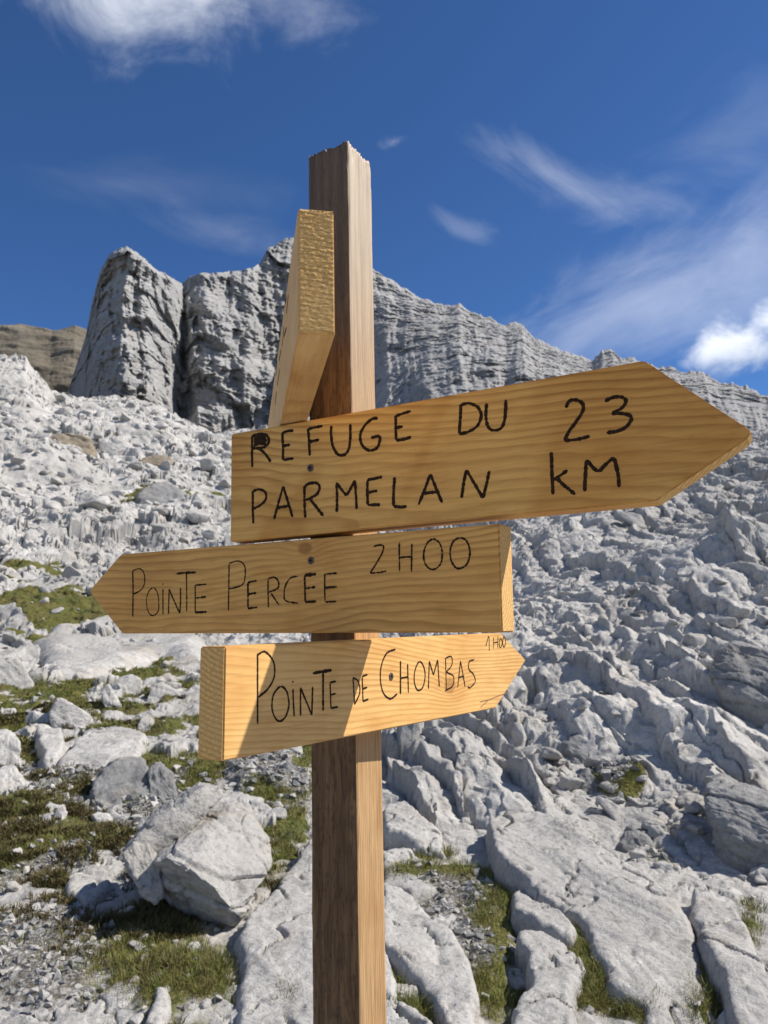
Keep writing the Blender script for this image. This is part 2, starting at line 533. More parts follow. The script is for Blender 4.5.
def leaf_mat(name, stops, sc):
    m, t, b = new_mat(name)
    P = t.n('ShaderNodeNewGeometry').outputs['Position']
    rnd = t.n('ShaderNodeAttribute', attribute_name='tone').outputs['Fac']
    v = t.m('ADD', t.m('MULTIPLY', t.noise(P, sc, 3, .6), .5), t.m('MULTIPLY', rnd, .5))
    t.set(b.inputs['Base Color'], t.ramp(v, stops))
    t.set(b.inputs['Roughness'], .7)
    t.set(b.inputs['Specular IOR Level'], .25)
    return m


GRASSM = leaf_mat('grass_blades', [(.28, (.15, .115, .045)), (.40, (.19, .17, .05)), (.52, (.13, .16, .032)), (.66, (.17, .195, .045)), (.8, (.30, .235, .11))], 1.3)
HEATHM = leaf_mat('heath_leaves', [(.3, (.075, .055, .026)), (.5, (.095, .090, .028)), (.62, (.13, .09, .04)), (.8, (.09, .115, .03))], 2.2)

# ------------------------------------------------------------------ the ground: alpine karst rising from the path to the mountain
RT = np.array([0, 3, 4.5, 6, 8, 11, 16, 24, 34, 50, 70, 100, 130, 170, 230, 600])
ZT = np.array([-1.55, -1.55, -1.52, -1.45, -1.3, -1.02, -.45, .75, 3.0, 7.6, 13.8, 25.5, 37.5, 48, 55, 60])
_px = np.array([-400, 0, 25, 50, 75, 130, 160, 190, 215, 250, 290, 350, 450, 600, 768, 1200])
_py = np.array([362, 360, 363, 396, 404, 400, 410, 428, 440, 436, 428, 432, 440, 452, 452, 470])


def elev_of(px, py):
    d = np.stack([ray(a, b) for a, b in zip(px, py)])
    return np.degrees(np.arctan2(d[:, 0], d[:, 1])), np.degrees(np.arcsin(d[:, 2]))


TH_T, EL_T = elev_of(_px, _py)


def base_z(x, y):
    """smooth ground height relative to the eye"""
    r = np.hypot(x, y)
    th = np.degrees(np.arctan2(x, y))
    k_ = 1 + 1.0 * sstep(th, -4, 30) * sstep(r, 5.5, 14)          # the slope on the right stands nearer and leans to the left
    rq = r * k_
    z = np.interp(rq, RT, ZT) / k_
    top = np.interp(th, TH_T, EL_T)
    k = sstep(rq, 45, 125)
    want = np.tan(np.radians(top)) * r
    z = z * (1 - k) + want * k
    drop = sstep(rq, 132, 170)
    z = z - drop * 26 / k_
    back = np.clip(-y, 0, 1e9)
    return np.where(y < 0, np.minimum(z, -1.5 + .02 * back), z)


def ground_pt(px, py, dz=0.0):
    """where the line of sight through a pixel meets the smooth ground"""
    d = ray(px, py)
    rs = np.geomspace(1.2, 165, 4000) / math.hypot(d[0], d[1])
    P = d[None] * rs[:, None]
    below = P[:, 2] < base_z(P[:, 0], P[:, 1]) + dz
    i = int(np.argmax(below)) if below.any() else len(rs) - 1
    return P[i]


SOIL = [  # px, py, half width, half height, how much earth, how much of it is gravel
    (25, 575, 55, 22, .55, 0), (60, 612, 110, 22, .75, .1), (20, 640, 60, 12, .5, 0), (60, 705, 70, 30, .55, .1),
    (130, 715, 70, 22, .5, 0), (170, 735, 40, 25, .5, 0), (60, 790, 90, 40, .6, .5), (40, 850, 90, 60, .85, .0),
    (45, 960, 85, 80, .8, 1.0), (150, 850, 60, 60, .8, .6), (170, 975, 85, 70, .9, -.3), (265, 775, 55, 35, .8, .6), (285, 745, 60, 22, .7, .2),
    (200, 700, 80, 20, .4, 0), (160, 497, 45, 12, .7, 0), (215, 500, 20, 9, .5, 0), (440, 885, 70, 20, .9, .1),
    (440, 935, 45, 45, .9, 1.0), (400, 990, 30, 70, .9, .1), (490, 930, 30, 70, .9, .2), (590, 965, 35, 70, .9, .0),
    (430, 860, 40, 20, .6, 0), (620, 785, 34, 20, .85, .5), (670, 855, 60, 22, .6, .8), (600, 700, 30, 12, .5, .4), (700, 990, 25, 50, .8, 0),
    (640, 1000, 40, 40, .7, 0), (750, 930, 20, 40, .6, 0), (290, 1000, 20, 40, .7, 0), (150, 680, 30, 12, .4, 0), (215, 745, 40, 18, .6, .1)]


def soil_zone(px, py):
    s = np.zeros(px.shape, np.float32); g = np.zeros(px.shape, np.float32)
    for cx, cy, rx, ry, a, gr in SOIL:
        e = np.exp(-(((px - cx) / rx) ** 2 + ((py - cy) / ry) ** 2))
        s = np.maximum(s, a * e); g = g + gr * e
    lf = sstep(px, 330, 290) * sstep(py, 630, 670) * sstep(py, 1100, 1000)
    s = np.maximum(s, .40 * lf); g = g + .12 * lf
    return s, np.clip(g, 0, 1)


def blocks(x, y, size, aniso, strike, seed, crack=.12, warp=.5, cdepth=.75):
    """beds broken into angular blocks: every block has its own height and its own slant, edges frayed"""
    ca, sa = math.cos(strike), math.sin(strike)          # strike = heading of the long axis, from +y towards +x
    wx = x + size * (warp * perlin2(x / size * .8, y / size * .8, seed + 3) + .22 * perlin2(x / size * 3.1, y / size * 3.1, seed + 5))
    wy = y + size * (warp * perlin2(x / size * .8 + 31, y / size * .8, seed + 4) + .22 * perlin2(x / size * 3.1, y / size * 3.1 + 9, seed + 6))
    u = (wx * sa + wy * ca) / (size * aniso)
    v = (wx * ca - wy * sa) / size
    F1, F2, a, b, c, dx, dy = worley2(u, v, seed)
    e = F2 - F1
    h = .62 * (a - .5) + 1.0 * (b - .5) * dx + 1.3 * (c - .5) * dy - .10 * F1 * F1
    return size * (h - cdepth * (1 - sstep(e, 0, crack)) * sstep(perlin2(x / size * 1.3, y / size * 1.3, seed + 7), -.35, .25))


# bare ribbed pavement (px, py, half width, half height, strength); headings of the runnels differ between the two fields
RIBZ = [[(660, 700, 125, 75, 1.1), (560, 630, 70, 60, .9), (740, 775, 60, 40, .9), (700, 610, 80, 40, .55), (560, 540, 70, 50, .6), (480, 640, 60, 40, .7), (700, 830, 60, 30, .5)],
        [(440, 765, 70, 62, 1.2), (500, 800, 60, 40, 1.0), (395, 700, 30, 40, .8)],
        [(660, 555, 160, 70, .85), (560, 500, 90, 40, .6), (760, 480, 60, 50, .6)]]


def rib_zone(px, py, which=(0, 1, 2)):
    s = np.zeros(np.shape(px), np.float32)
    for q in which:
        for cx, cy, rx, ry, a in RIBZ[q]:
            s = np.maximum(s, a * np.exp(-(((px - cx) / rx) ** 2 + ((py - cy) / ry) ** 2) ** 1.5))
    return s


def runnels(x, y, heading, per, seed):
    """ribs with a gentle side to the right and a steep step on the left, ending and forking along their length"""
    ca, sa = math.cos(math.radians(heading)), math.sin(math.radians(heading))
    u = x * sa + y * ca; v = x * ca - y * sa
    vv = v / per + .75 * fbm2(u / (per * 9), v / (per * 5), 2, .5, seed) + .35 * fbm2(u / (per * 2.2), v / per, 3, .5, seed + 3)
    f = vv - np.floor(vv); q = np.floor(vv).astype(np.int64)
    hh = RND[PERM[q & 255], 1]
    life = np.clip(.55 + 1.1 * perlin2(u / (per * 5) + 7 * hh, q * .37, seed + 5), .1, 1.25)
    tooth = np.where(f < .84, (f / .84) ** .8, np.clip(1 - (f - .84) / .16, 0, 1) ** .7)
    brk = np.abs(perlin2(u / (per * 3.5) + 5 * hh, q * .71, seed + 7))
    return per * (.52 * tooth * life + .35 * (hh - .5) - .45 * (1 - sstep(brk, 0, .05)) * (hh > .35))


def rock_relief(x, y, r, px, py):
    """relief of the bare limestone (metres)"""
    n = len(x)
    right = sstep(px, 330, 430) * sstep(r, 5, 8)
    left = 1 - right
    out = np.zeros(n, np.float32)
    streak = right * (1 - .8 * sstep(py, 545, 500)) * (1 - sstep(r, 60, 80))
    for size, wl, wr, rmin, rmax in ((9., .10, .12, 25, 400), (3.4, .20, .16, 14, 400), (1.25, .62, .46, 8, 400), (.45, .60, .52, 3, 60), (.16, .40, .34, 2., 16)):
        m = (r > rmin * .8) & (r < rmax)
        if not m.any(): continue
        k = sstep(r[m], rmin * .8, rmin * 1.3) * (1 - sstep(r[m], rmax * .6, rmax))
        xs, ys = x[m], y[m]
        mod = np.clip(.72 + 1.9 * perlin2(xs / size / 4, ys / size / 4, int(size * 10)), .10, 1.7)
        hb = blocks(xs, ys, size, 1.7, math.radians(140), int(size * 7) + 1, cdepth=.3 if size > 2 else .75)
        hs = blocks(xs, ys, size * .75, 7.5, math.radians(174), int(size * 7) + 2, .16, .3)
        st = streak[m]
        out[m] += k * mod * (left[m] * wl * hb + right[m] * wr * (hb * (1.25 - .6 * st) + hs * 1.3 * st))
    # sharp edged roughness, drawn out along the strike on the right
    ca, sa = math.cos(math.radians(160)), math.sin(math.radians(160))
    u = x * sa + y * ca; v = x * ca - y * sa
    L = np.clip(r * .055, .25, 3.)
    lev = np.log2(L / .25); k0 = np.floor(lev); fr = lev - k0
    def rough(kk):
        sc = .25 * 2. ** kk
        a1 = fbm2(x / sc, y / sc, 3, .55, 41, True)
        a2 = fbm2(u / sc / 5, v / sc * 1.1, 3, .55, 45, True)
        return sc * (a1 * (1 - .8 * streak) + a2 * 1.1 * streak)
    out += .11 * (rough(k0) * (1 - fr) + rough(k0 + 1) * fr)
    near = 1 - sstep(r, 6, 14)
    out = out * (1 - .5 * near)
    for q, (hd, per) in enumerate(((174.5, .27), (168, .30), (181, .62))):
        rz = rib_zone(px, py, (q,))
        k = np.clip(rz * 1.25, 0, 1)
        rib = runnels(x, y, hd, per, 320 + 20 * q) + .28 * runnels(x, y, hd, per * 3.7, 330 + 20 * q) + .25 * runnels(x, y, hd - 3, per * .37, 340 + 20 * q)
        rib = rib * (1.15, 1.5, .9)[q] + .035 * fbm2(x / .45, y / .45, 3, .55, 318)
        out = out * (1 - .85 * k) + k * rib
    return out


# larger steps, knolls and ledges that the photograph shows: px, py on the ground, width px, depth fraction of r, height m
KNOLLS = [(30, 470, 60, .10, 2.2), (100, 440, 70, .10, 1.6), (180, 520, 60, .10, .35), (60, 540, 60, .10, .3), (560, 560, 60, .10, .4),
          (650, 575, 60, .08, .3), (735, 565, 45, .07, .7), (620, 530, 80, .08, .35), (720, 600, 60, .07, .25), (560, 690, 60, .10, .25), (600, 745, 60, .10, .22),
          (120, 655, 90, .12, .30), (700, 760, 60, .12, .22), (430, 770, 60, .10, .12)]
KN = []
for (kx, ky, kw, kd, kh) in KNOLLS:
    P = ground_pt(kx, ky)
    KN.append((math.atan2(P[0], P[1]), math.hypot(P[0], P[1]), kw / FPX, kd, kh))


STAT = {}


def ground_h(x, y):
    """full ground height relative to the eye, with the share of earth and gravel"""
    r = np.hypot(x, y); th = np.arctan2(x, y)
    z0 = base_z(x, y)
    for (kt, kr, kw, kd, kh) in KN:
        q = np.log(r / kr) / kd
        z0 = z0 + kh * np.exp(-((th - kt) / kw) ** 2) * np.exp(-np.where(q < 0, (q * 2.2) ** 2, (q * .8) ** 2))
    P = np.stack([x, y, z0 + EYE], -1)
    px, py = proj(P)
    front = (y > .5) & (np.abs(px - 384) < 900)
    px = np.where(front, px, 2000.); py = np.where(front, py, 900.)
    s, g = soil_zone(px, py)
    R = rock_relief(x, y, r, px, py)
    f1 = fbm2(x / .9, y / .9, 4, .55, 60)
    f2 = fbm2(x / .16, y / .16, 3, .5, 61)
    sz = np.clip(r / 7, .6, 5)
    # local spread of the relief, so that the share of earth can be set
    lr = np.log(np.clip(r, 1, 200)); bins = np.linspace(0, np.log(200), 24)
    ix = np.clip(np.digitize(lr, bins) - 1, 0, 22)
    cnt = np.bincount(ix, minlength=23) + 1e-6
    mu = np.bincount(ix, R, 23) / cnt; sg = np.sqrt(np.maximum(np.bincount(ix, R * R, 23) / cnt - mu ** 2, 1e-6))
    if len(x) > 100000:
        STAT['mu'], STAT['sg'] = mu, sg
    c = bins[:-1] + (bins[1] - bins[0]) / 2
    mu_, sg_ = np.interp(lr, c, STAT['mu']), np.minimum(np.interp(lr, c, STAT['sg']), .085 * sz)
    lvl = mu_ + sg_ * (-2.2 + np.minimum(5.4 * s, 3.3) + .8 * f1 * np.minimum(1, s * 3 + .2))
    G = lvl + .012 * np.minimum(sz, 2) * f2
    rocky = .0
    z = np.maximum(R, G)
    soil = sstep(G - R, -.015, .02)
    gv = np.clip(g + .35 * perlin2(x / .5, y / .5, 66), 0, 1)
    grav = sstep(gv, .38, .62)
    out = ~front
    z = np.where(out, .06 * f1, z)
    return z0 + z, soil, grav


def polar_ground():
    A = math.radians(39)
    th = np.concatenate([np.linspace(-math.pi, -A, 40, endpoint=False), np.linspace(-A, A, 1150), np.linspace(A, math.pi, 41)[1:]])
    rr = np.concatenate([np.linspace(.25, 2.4, 24, endpoint=False), np.geomspace(2.4, 165, 1500)])
    T, Rr = np.meshgrid(th, rr)
    x = (Rr * np.sin(T)).ravel(); y = (Rr * np.cos(T)).ravel()
    z, soil, grav = ground_h(x, y)
    # break up the steep faces: shift points sideways and in depth by a noise that lives in space, not only in plan
    r = np.hypot(x, y); Lw = np.clip(r * .035, .12, 2.5)
    lev = np.floor(np.log2(Lw / .12)); Lq = .12 * 2. ** lev
    am = Lq * .14 * sstep(r, 2.5, 5)
    nx_ = perlin3(x / Lq, y / Lq, z / Lq * 1.6, 201); ny_ = fbm3(x / Lq, y / Lq, z / Lq * 1.6, 2, .6, 205)
    x = x + am * nx_; y = y + am * 1.3 * ny_
    v = np.stack([x, y, z + EYE], -1)
    o = mesh_obj('ground', v, grid_faces(len(rr), len(th)), GROUND, attrs={'soil': soil, 'gravel': grav})
    fsm = np.repeat((np.sqrt(rr[:-1] * rr[1:]) < 13), len(th) - 1)
    if len(fsm) == len(o.data.polygons): o.data.polygons.foreach_set('use_smooth', fsm)
    tag(o, kind='structure')
    return v.reshape(len(rr), len(th), 3), soil.reshape(len(rr), len(th)), grav.reshape(len(rr), len(th)), rr, th


GV, GSOIL, GGRAV, GR, GTH = polar_ground()
far = mesh_obj('terrain', [(-3000, -3000, -8), (3000, -3000, -8), (3000, 3000, -8), (-3000, 3000, -8)], [(0, 1, 2, 3)], HILLM)
tag(far, kind='structure')


def gz(x, y):
    x = np.atleast_1d(np.asarray(x, float)); y = np.atleast_1d(np.asarray(y, float))
    return ground_h(x, y)[0] + EYE

# ------------------------------------------------------------------ the mountain


def resample(pts, n):
    pts = np.array(pts, float)
    s = np.concatenate([[0], np.cumsum(np.hypot(*np.diff(pts, axis=0).T))])
    q = np.linspace(0, s[-1], n)
    return np.interp(q, s, pts[:, 0]), np.interp(q, s, pts[:, 1])


RIDGE = [(64, 400), (70, 385), (78, 360), (86, 335), (92, 303), (97, 285), (100, 272), (108, 258), (118, 250), (127, 248), (138, 254), (150, 266),
         (160, 273), (172, 279), (182, 284), (190, 276), (205, 273), (225, 273), (252, 269), (261, 262), (267, 250), (280, 241), (296, 237),
         (318, 246), (345, 262), (372, 270), (380, 273), (395, 283), (410, 292), (420, 299), (432, 302), (445, 306), (458, 305), (470, 312),
         (490, 318), (505, 325), (522, 324), (535, 339), (550, 345), (565, 352), (580, 357), (592, 360), (602, 352), (614, 351), (622, 358), (640, 361),
         (655, 366), (668, 368), (690, 372), (703, 373), (720, 382), (732, 383), (745, 389), (768, 396), (800, 408), (840, 425), (900, 446), (980, 470)]


def mountain():
    nc, nr, nb = 1250, 520, 30
    rx, ry = resample(RIDGE, nc)
    d = np.stack([ray(a, b) for a, b in zip(rx, ry)])
    hx = np.hypot(d[:, 0], d[:, 1])
    th = np.arctan2(d[:, 0], d[:, 1]); te = d[:, 2] / hx
    r1 = np.interp(rx, [60, 75, 90, 100, 125, 150, 172, 184, 200, 250, 280, 330, 400, 520, 640, 768, 900, 980], [420, 385, 350, 330, 318, 322, 345, 372, 362, 385, 420, 430, 415, 350, 290, 225, 170, 150])
    r0 = np.interp(rx, [60, 75, 90, 110, 150, 172, 184, 200, 250, 300, 360, 450, 600, 768, 980], [385, 345, 305, 275, 268, 285, 318, 285, 270, 225, 165, 112, 82, 66, 56])
    z1 = te * r1
    topz = np.interp(np.degrees(th), TH_T, EL_T)
    z0 = np.where(rx < 300, np.tan(np.radians(topz)) * r0 - 16, np.tan(np.radians(topz)) * r0 - 5)
    t = np.linspace(0, 1, nr)[:, None]
    # profile: apron of scree, then cliff (left) or a long broken slope (right)
    cl = np.interp(rx, [60, 260, 330, 420, 980], [1, 1, .7, .3, .15])[None]
    gc = np.where(t < .22, t * .55 / .22, .55 + (t - .22) * .45 / .78)
    g = gc * cl + (1 - cl) * t ** 1.08
    r = r0 + (r1 - r0) * g
    z = z0 + (z1 - z0) * t
    x = r * np.sin(th); y = r * np.cos(th)
    # relief: push along the line of sight
    w1 = fbm3(x / 60, y / 60, z / 45, 3, .5, 70)
    layer = (z * .95 + x * .33 + 10 * w1) / 9.0
    fr = layer - np.floor(layer)
    step = sstep(fr, 0, .25) * (1 - sstep(fr, .55, 1.0))
    lid = np.floor(layer).astype(int)
    la = RND[PERM[lid & 255], 1]
    layer2 = (z * .93 + x * .36 + 5 * w1 + 20) / 3.1
    fr2 = layer2 - np.floor(layer2)
    step2 = sstep(fr2, 0, .2) * (1 - sstep(fr2, .6, 1.0)); la2 = RND[PERM[np.floor(layer2).astype(int) & 255], 2]
    patchy = np.clip(perlin3(x / 40, y / 40, z / 25, 78) + .45, 0, 1)
    big = fbm3(x / 45, y / 60, z / 60, 2, .5, 71)
    U = x * .95 - z * .30; Wd = z * .95 + x * .30 + 9 * w1          # along the beds, across the beds
    rel = 6.0 * w1 + 6.0 * big + 2.0 * fbm3(x / 26, y / 26, z / 19, 3, .5, 75, True)
    rel += np.interp(rx, [60, 300, 420, 980], [2, 2, .6, .5])[None] * fbm3(U / 34, y / 26, Wd / 6.5, 4, .55, 81) * (.35 + patchy) + np.interp(rx, [60, 300, 420, 980], [1, 1, .0, .0])[None] * (1.3 * step * la * patchy + .9 * step2 * la2 * patchy)
    al = th[None] * np.interp(rx, [60, 300, 980], [330, 330, 250])[None] + 0 * z
    A2 = al * .94 - z * .32; Z2 = z * .94 + al * .32 + 4 * w1
    kb = np.interp(rx, [60, 300, 400, 980], [1, 1, .4, .35])[None]
    rel += kb * (.55 * blocks(A2, Z2, 17., 1.5, math.radians(90), 301, .16, .5, .0) + .55 * blocks(A2, Z2, 6.5, 1.7, math.radians(90), 302, .16, .5, .05) + .5 * blocks(A2, Z2, 2.6, 1.6, math.radians(90), 303, .16, .5, .14))
    rel += np.interp(rx, [60, 300, 420, 980], [.8, .8, 1.9, 1.7])[None] * fbm3(x / 9, y / 9, z / 9, 4, .58, 80, True) + .55 * fbm3(x / 2.8, y / 2.8, z / 2.4, 3, .58, 84, True)
    ribs = fbm3(x / 15 + z / 60, y / 40, z / 80, 3, .5, 88, True)
    rel += ribs * np.interp(rx, [60, 260, 340, 980], [3.2, 2.4, 1.6, 1.4])
    amp = np.interp(rx, [60, 300, 450, 768, 980], [1.0, 1.05, .85, .6, .5])[None]
    scree = (1 - sstep(t, .10, .24)) * np.interp(rx, [60, 190, 200, 290, 400, 980], [.3, .3, .8, .8, .35, .3])[None]
    edge = (1 - .5 * sstep(t, .96, 1.0)) * sstep(t, 0, .06)
    push = rel * amp * (1 - .75 * scree) * edge
    # the gully between the tower and the wall
    gx = np.interp(t[:, 0], [0, .3, 1], [196, 188, 184])[:, None] + 5.5 * fbm2(t * 4, t * 0, 3, .6, 92)
    push -= 4 * (1 + .5 * fbm2(t * 6, rx[None] * 0 + 1, 3, .6, 93)) * np.exp(-((rx[None] - gx) / 3.6) ** 2) * sstep(t, .15, .35) * (1 - .8 * sstep(t, .55, 1.0))
    push += 5 * np.exp(-((rx[None] - 125) / 34) ** 2) * sstep(t, .1, .5)
    push += 5 * np.exp(-((rx[None] - 215) / 18) ** 2) * sstep(t, .1, .4) * (1 - sstep(t, .85, 1.0))
    push += 4.5 * fbm2(rx[None] / 17 + .6 * perlin2(t * 3, rx[None] / 40, 97), t * 1.7, 3, .55, 96) * sstep(t, .12, .3) * np.interp(rx, [60, 300, 400, 980], [1, 1, .7, .5])[None]
    r = r - push
    zz = z * r / (r + push) + .10 * rel * amp * edge * (1 - scree)
    # ridge teeth
    teeth = sstep(t, .9, 1.0) * 1.3 * np.clip(fbm2(rx / 13, rx * 0 + 2, 4, .6, 90), -.5, .9)[None] * np.interp(rx, [60, 100, 200, 420, 980], [.3, .6, .8, 1.1, 1.0])[None]
    zz = zz + teeth
    X = r * np.sin(th); Y = r * np.cos(th)
    # far side of the ridge
    tb = np.linspace(0, 1, nb + 1)[1:, None]
    rb = r[-1:] + 110 * tb
    zb = zz[-1:] - 95 * tb ** 1.1 - 4 * tb * (1 + fbm2(rx[None] / 30 + tb, tb * 6, 3, .5, 95))
    X = np.vstack([X, rb * np.sin(th)]); Y = np.vstack([Y, rb * np.cos(th)]); Z = np.vstack([zz, zb])
    v = np.stack([X, Y, Z + EYE], -1).reshape(-1, 3)
    o = mesh_obj('mountain', v, grid_faces(nr + nb, nc), MOUNT)
    tag(o, kind='structure')


mountain()


def brown_hill():
    pts = [(-260, 352), (-120, 338), (-40, 330), (0, 327), (20, 326), (40, 329), (52, 332), (62, 330), (75, 327), (90, 331), (110, 340), (140, 360), (170, 390)]
    nc, nr, nb = 420, 160, 12
    rx, ry = resample(pts, nc)
    d = np.stack([ray(a, b) for a, b in zip(rx, ry)])
    th = np.arctan2(d[:, 0], d[:, 1]); te = d[:, 2] / np.hypot(d[:, 0], d[:, 1])
    t = np.linspace(0, 1, nr)[:, None]
    r = 330 + 240 * t + 0 * th[None]
    z = 60 + (te * 570 - 60) * t
    x = r * np.sin(th); y = r * np.cos(th)
    rel = 8 * fbm3(x / 60, y / 60, z / 40, 3, .5, 101) + 2.6 * fbm3(x / 34, y / 20, z / 5, 4, .55, 104)
    e = sstep(t, 0, .1)
    r = r - rel * e
    z = z + .25 * rel * e * (1 - .6 * sstep(t, .95, 1))
    tb = np.linspace(0, 1, nb + 1)[1:, None]
    r = np.vstack([r, r[-1:] + 150 * tb]); z = np.vstack([z, z[-1:] - 120 * tb])
    v = np.stack([r * np.sin(th), r * np.cos(th), z + EYE], -1).reshape(-1, 3)
    tag(mesh_obj('hills', v, grid_faces(nr + nb, nc), HILLM), kind='structure')


brown_hill()

# ------------------------------------------------------------------ rocks


def hull_rock(pts, levels=3, smooth=1, seed=0, amp=.03, freq=3., cracks=0.0):
    """angular block: hull of a few points, subdivided, edges worn, surface weathered; returns verts, triangles"""
    bm = bmesh.new()
    vs = [bm.verts.new(p) for p in pts]
    r = bmesh.ops.convex_hull(bm, input=vs)
    junk = [g for g in set(r['geom_interior']) | set(r['geom_unused']) if isinstance(g, bmesh.types.BMVert)]
    bmesh.ops.delete(bm, geom=junk, context='VERTS')
    bmesh.ops.triangulate(bm, faces=bm.faces)
    bmesh.ops.recalc_face_normals(bm, faces=bm.faces)
    bm.verts.index_update()
    V = np.array([v.co for v in bm.verts]); Fc = np.array([[v.index for v in f.verts] for f in bm.faces])
    bm.free()
    ext = np.ptp(V, axis=0).max()
    for l in range(levels):
        e = np.sort(np.concatenate([Fc[:, [0, 1]], Fc[:, [1, 2]], Fc[:, [2, 0]]]), 1)
        u, inv = np.unique(e, axis=0, return_inverse=True)
        inv = inv.ravel()
        mid = V[u].mean(1); n = len(V); k = len(Fc)
        V = np.vstack([V, mid])
        a, b, c = n + inv[:k], n + inv[k:2 * k], n + inv[2 * k:]
        Fc = np.vstack([np.stack([Fc[:, 0], a, c], 1), np.stack([a, Fc[:, 1], b], 1), np.stack([c, b, Fc[:, 2]], 1), np.stack([a, b, c], 1)])
        if l == 1 or (l == 2 and smooth > 0):
            for _ in range(1):
                e2 = np.concatenate([Fc[:, [0, 1]], Fc[:, [1, 2]], Fc[:, [2, 0]]])
                sm = np.zeros_like(V); ct = np.zeros(len(V))
                np.add.at(sm, e2[:, 0], V[e2[:, 1]]); np.add.at(ct, e2[:, 0], 1)
                kq = .38 if l == 1 else .22
                V = V * (1 - kq) + kq * sm / ct[:, None]
    fn = np.cross(V[Fc[:, 1]] - V[Fc[:, 0]], V[Fc[:, 2]] - V[Fc[:, 0]])
    nv = np.zeros_like(V)
    for i in range(3): np.add.at(nv, Fc[:, i], fn)
    nv /= np.linalg.norm(nv, axis=1)[:, None] + 1e-12
    q = V / ext * freq + seed * 7.7
    d = amp * ext * (.8 * fbm3(q[:, 0], q[:, 1], q[:, 2], 5, .6, seed % 50) + .5 * fbm3(q[:, 0] * 2.2, q[:, 1] * 2.2, q[:, 2] * 2.2, 3, .55, seed % 50 + 5, True))
    ax = np.array([.35, .2, .91]) if seed % 2 else np.array([-.5, .25, .83])
    lay = (q @ ax) * 3.2 + .35 * perlin3(q[:, 0], q[:, 1], q[:, 2], seed % 50 + 11)
    lf = lay - np.floor(lay)
    d = d + amp * ext * 1.1 * ((RND[PERM[np.floor(lay).astype(np.int64) & 255], 1] - .5) - .6 * (1 - sstep(np.minimum(lf, 1 - lf), 0, .07)) * (RND[PERM[np.floor(lay).astype(np.int64) & 255], 2] > .45))
    if cracks:
        cl = np.abs(perlin3(q[:, 0] * .6, q[:, 1] * .6, q[:, 2] * .9, seed % 50 + 9))
        d = d - cracks * ext * (1 - sstep(cl, 0, .03))
    return V + nv * d[:, None], Fc


def random_block(seed, sx, sy, sz, n=13, levels=2, **k):
    g = np.random.default_rng(seed)
    p = g.normal(size=(n, 3)); p /= np.linalg.norm(p, axis=1)[:, None]
    p = np.sign(p) * np.abs(p) ** .7
    p = p / np.abs(p).max() * g.uniform(.8, 1, (n, 1))
    return hull_rock(p * np.array([sx, sy, sz]) / 2, levels, seed=seed, **k)


def pix_pt(px, py, r):
    """point at horizontal distance r on the line of sight through a pixel (world)"""
    d = ray(px, py)
    return d * r / math.hypot(d[0], d[1]) + CAM


ROCK_BOULDER = ROCK


def place_rock(name, v, f, mat, label=None, cat='rock', group=None):
    v = np.asarray(v)
    c = np.array([v[:, 0].mean(), v[:, 1].mean(), v[:, 2].min()])
    o = mesh_obj(name, v - c, f, mat, loc=c)
    tag(o, label, cat, group)
    return o


def outline_boulder(name, outline, rq, depth, label, mat=None, lift=0.0, seed=0, amp=.02, levels=4, mids=(), r_top=.5, cat='boulder', cracks=.012, sink=.12, smooth=1, auto=True):
    """boulder whose visible outline (pixels) stands at distance r0; top points lie further back by up to depth, plus a back side"""
    ys = [p[1] for p in outline]
    y0, y1 = min(ys), max(ys)
    xb = [p[0] for p in outline if p[1] > y1 - .25 * (y1 - y0)]
    r0 = rq if not auto else float(np.hypot(*ground_pt(sum(xb) / len(xb), y1 - .05 * (y1 - y0))[:2]))
    r0 *= .97 if r0 > 25 else (.90 if max(q[0] for q in outline) > 780 else 1)
    sink = sink if max(q[0] for q in outline) <= 780 else .6
    depth = depth if depth < .9 else depth * r0 / rq
    pts = []
    for q in outline:
        px, py = q[:2]
        k = (y1 - py) / (y1 - y0)
        P = pix_pt(px, py, r0 + (q[2] if len(q) > 2 else depth * r_top * k))
        pts.append(P)
    for px, py, dr in mids:
        pts.append(pix_pt(px, py, r0 + dr))
    pts = np.array(pts)
    # back side: the same points shrunk and pushed away, and the foot sunk into the ground
    c = pts.mean(0); dirv = np.array([c[0], c[1], 0]); dirv /= np.linalg.norm(dirv)
    back = c + (pts - c) * .72 + dirv * depth
    back[:, 2] = np.minimum(back[:, 2], pts[:, 2].max() - .05 * np.ptp(pts[:, 2]))
    low = pts[pts[:, 2] < pts[:, 2].min() + .35 * np.ptp(pts[:, 2])] - np.array([0, 0, sink])
    v, f = hull_rock(np.vstack([pts, back, low]), levels, smooth, seed, amp, 3., cracks)
    return place_rock(name, v, f, mat or ROCK, label, cat)


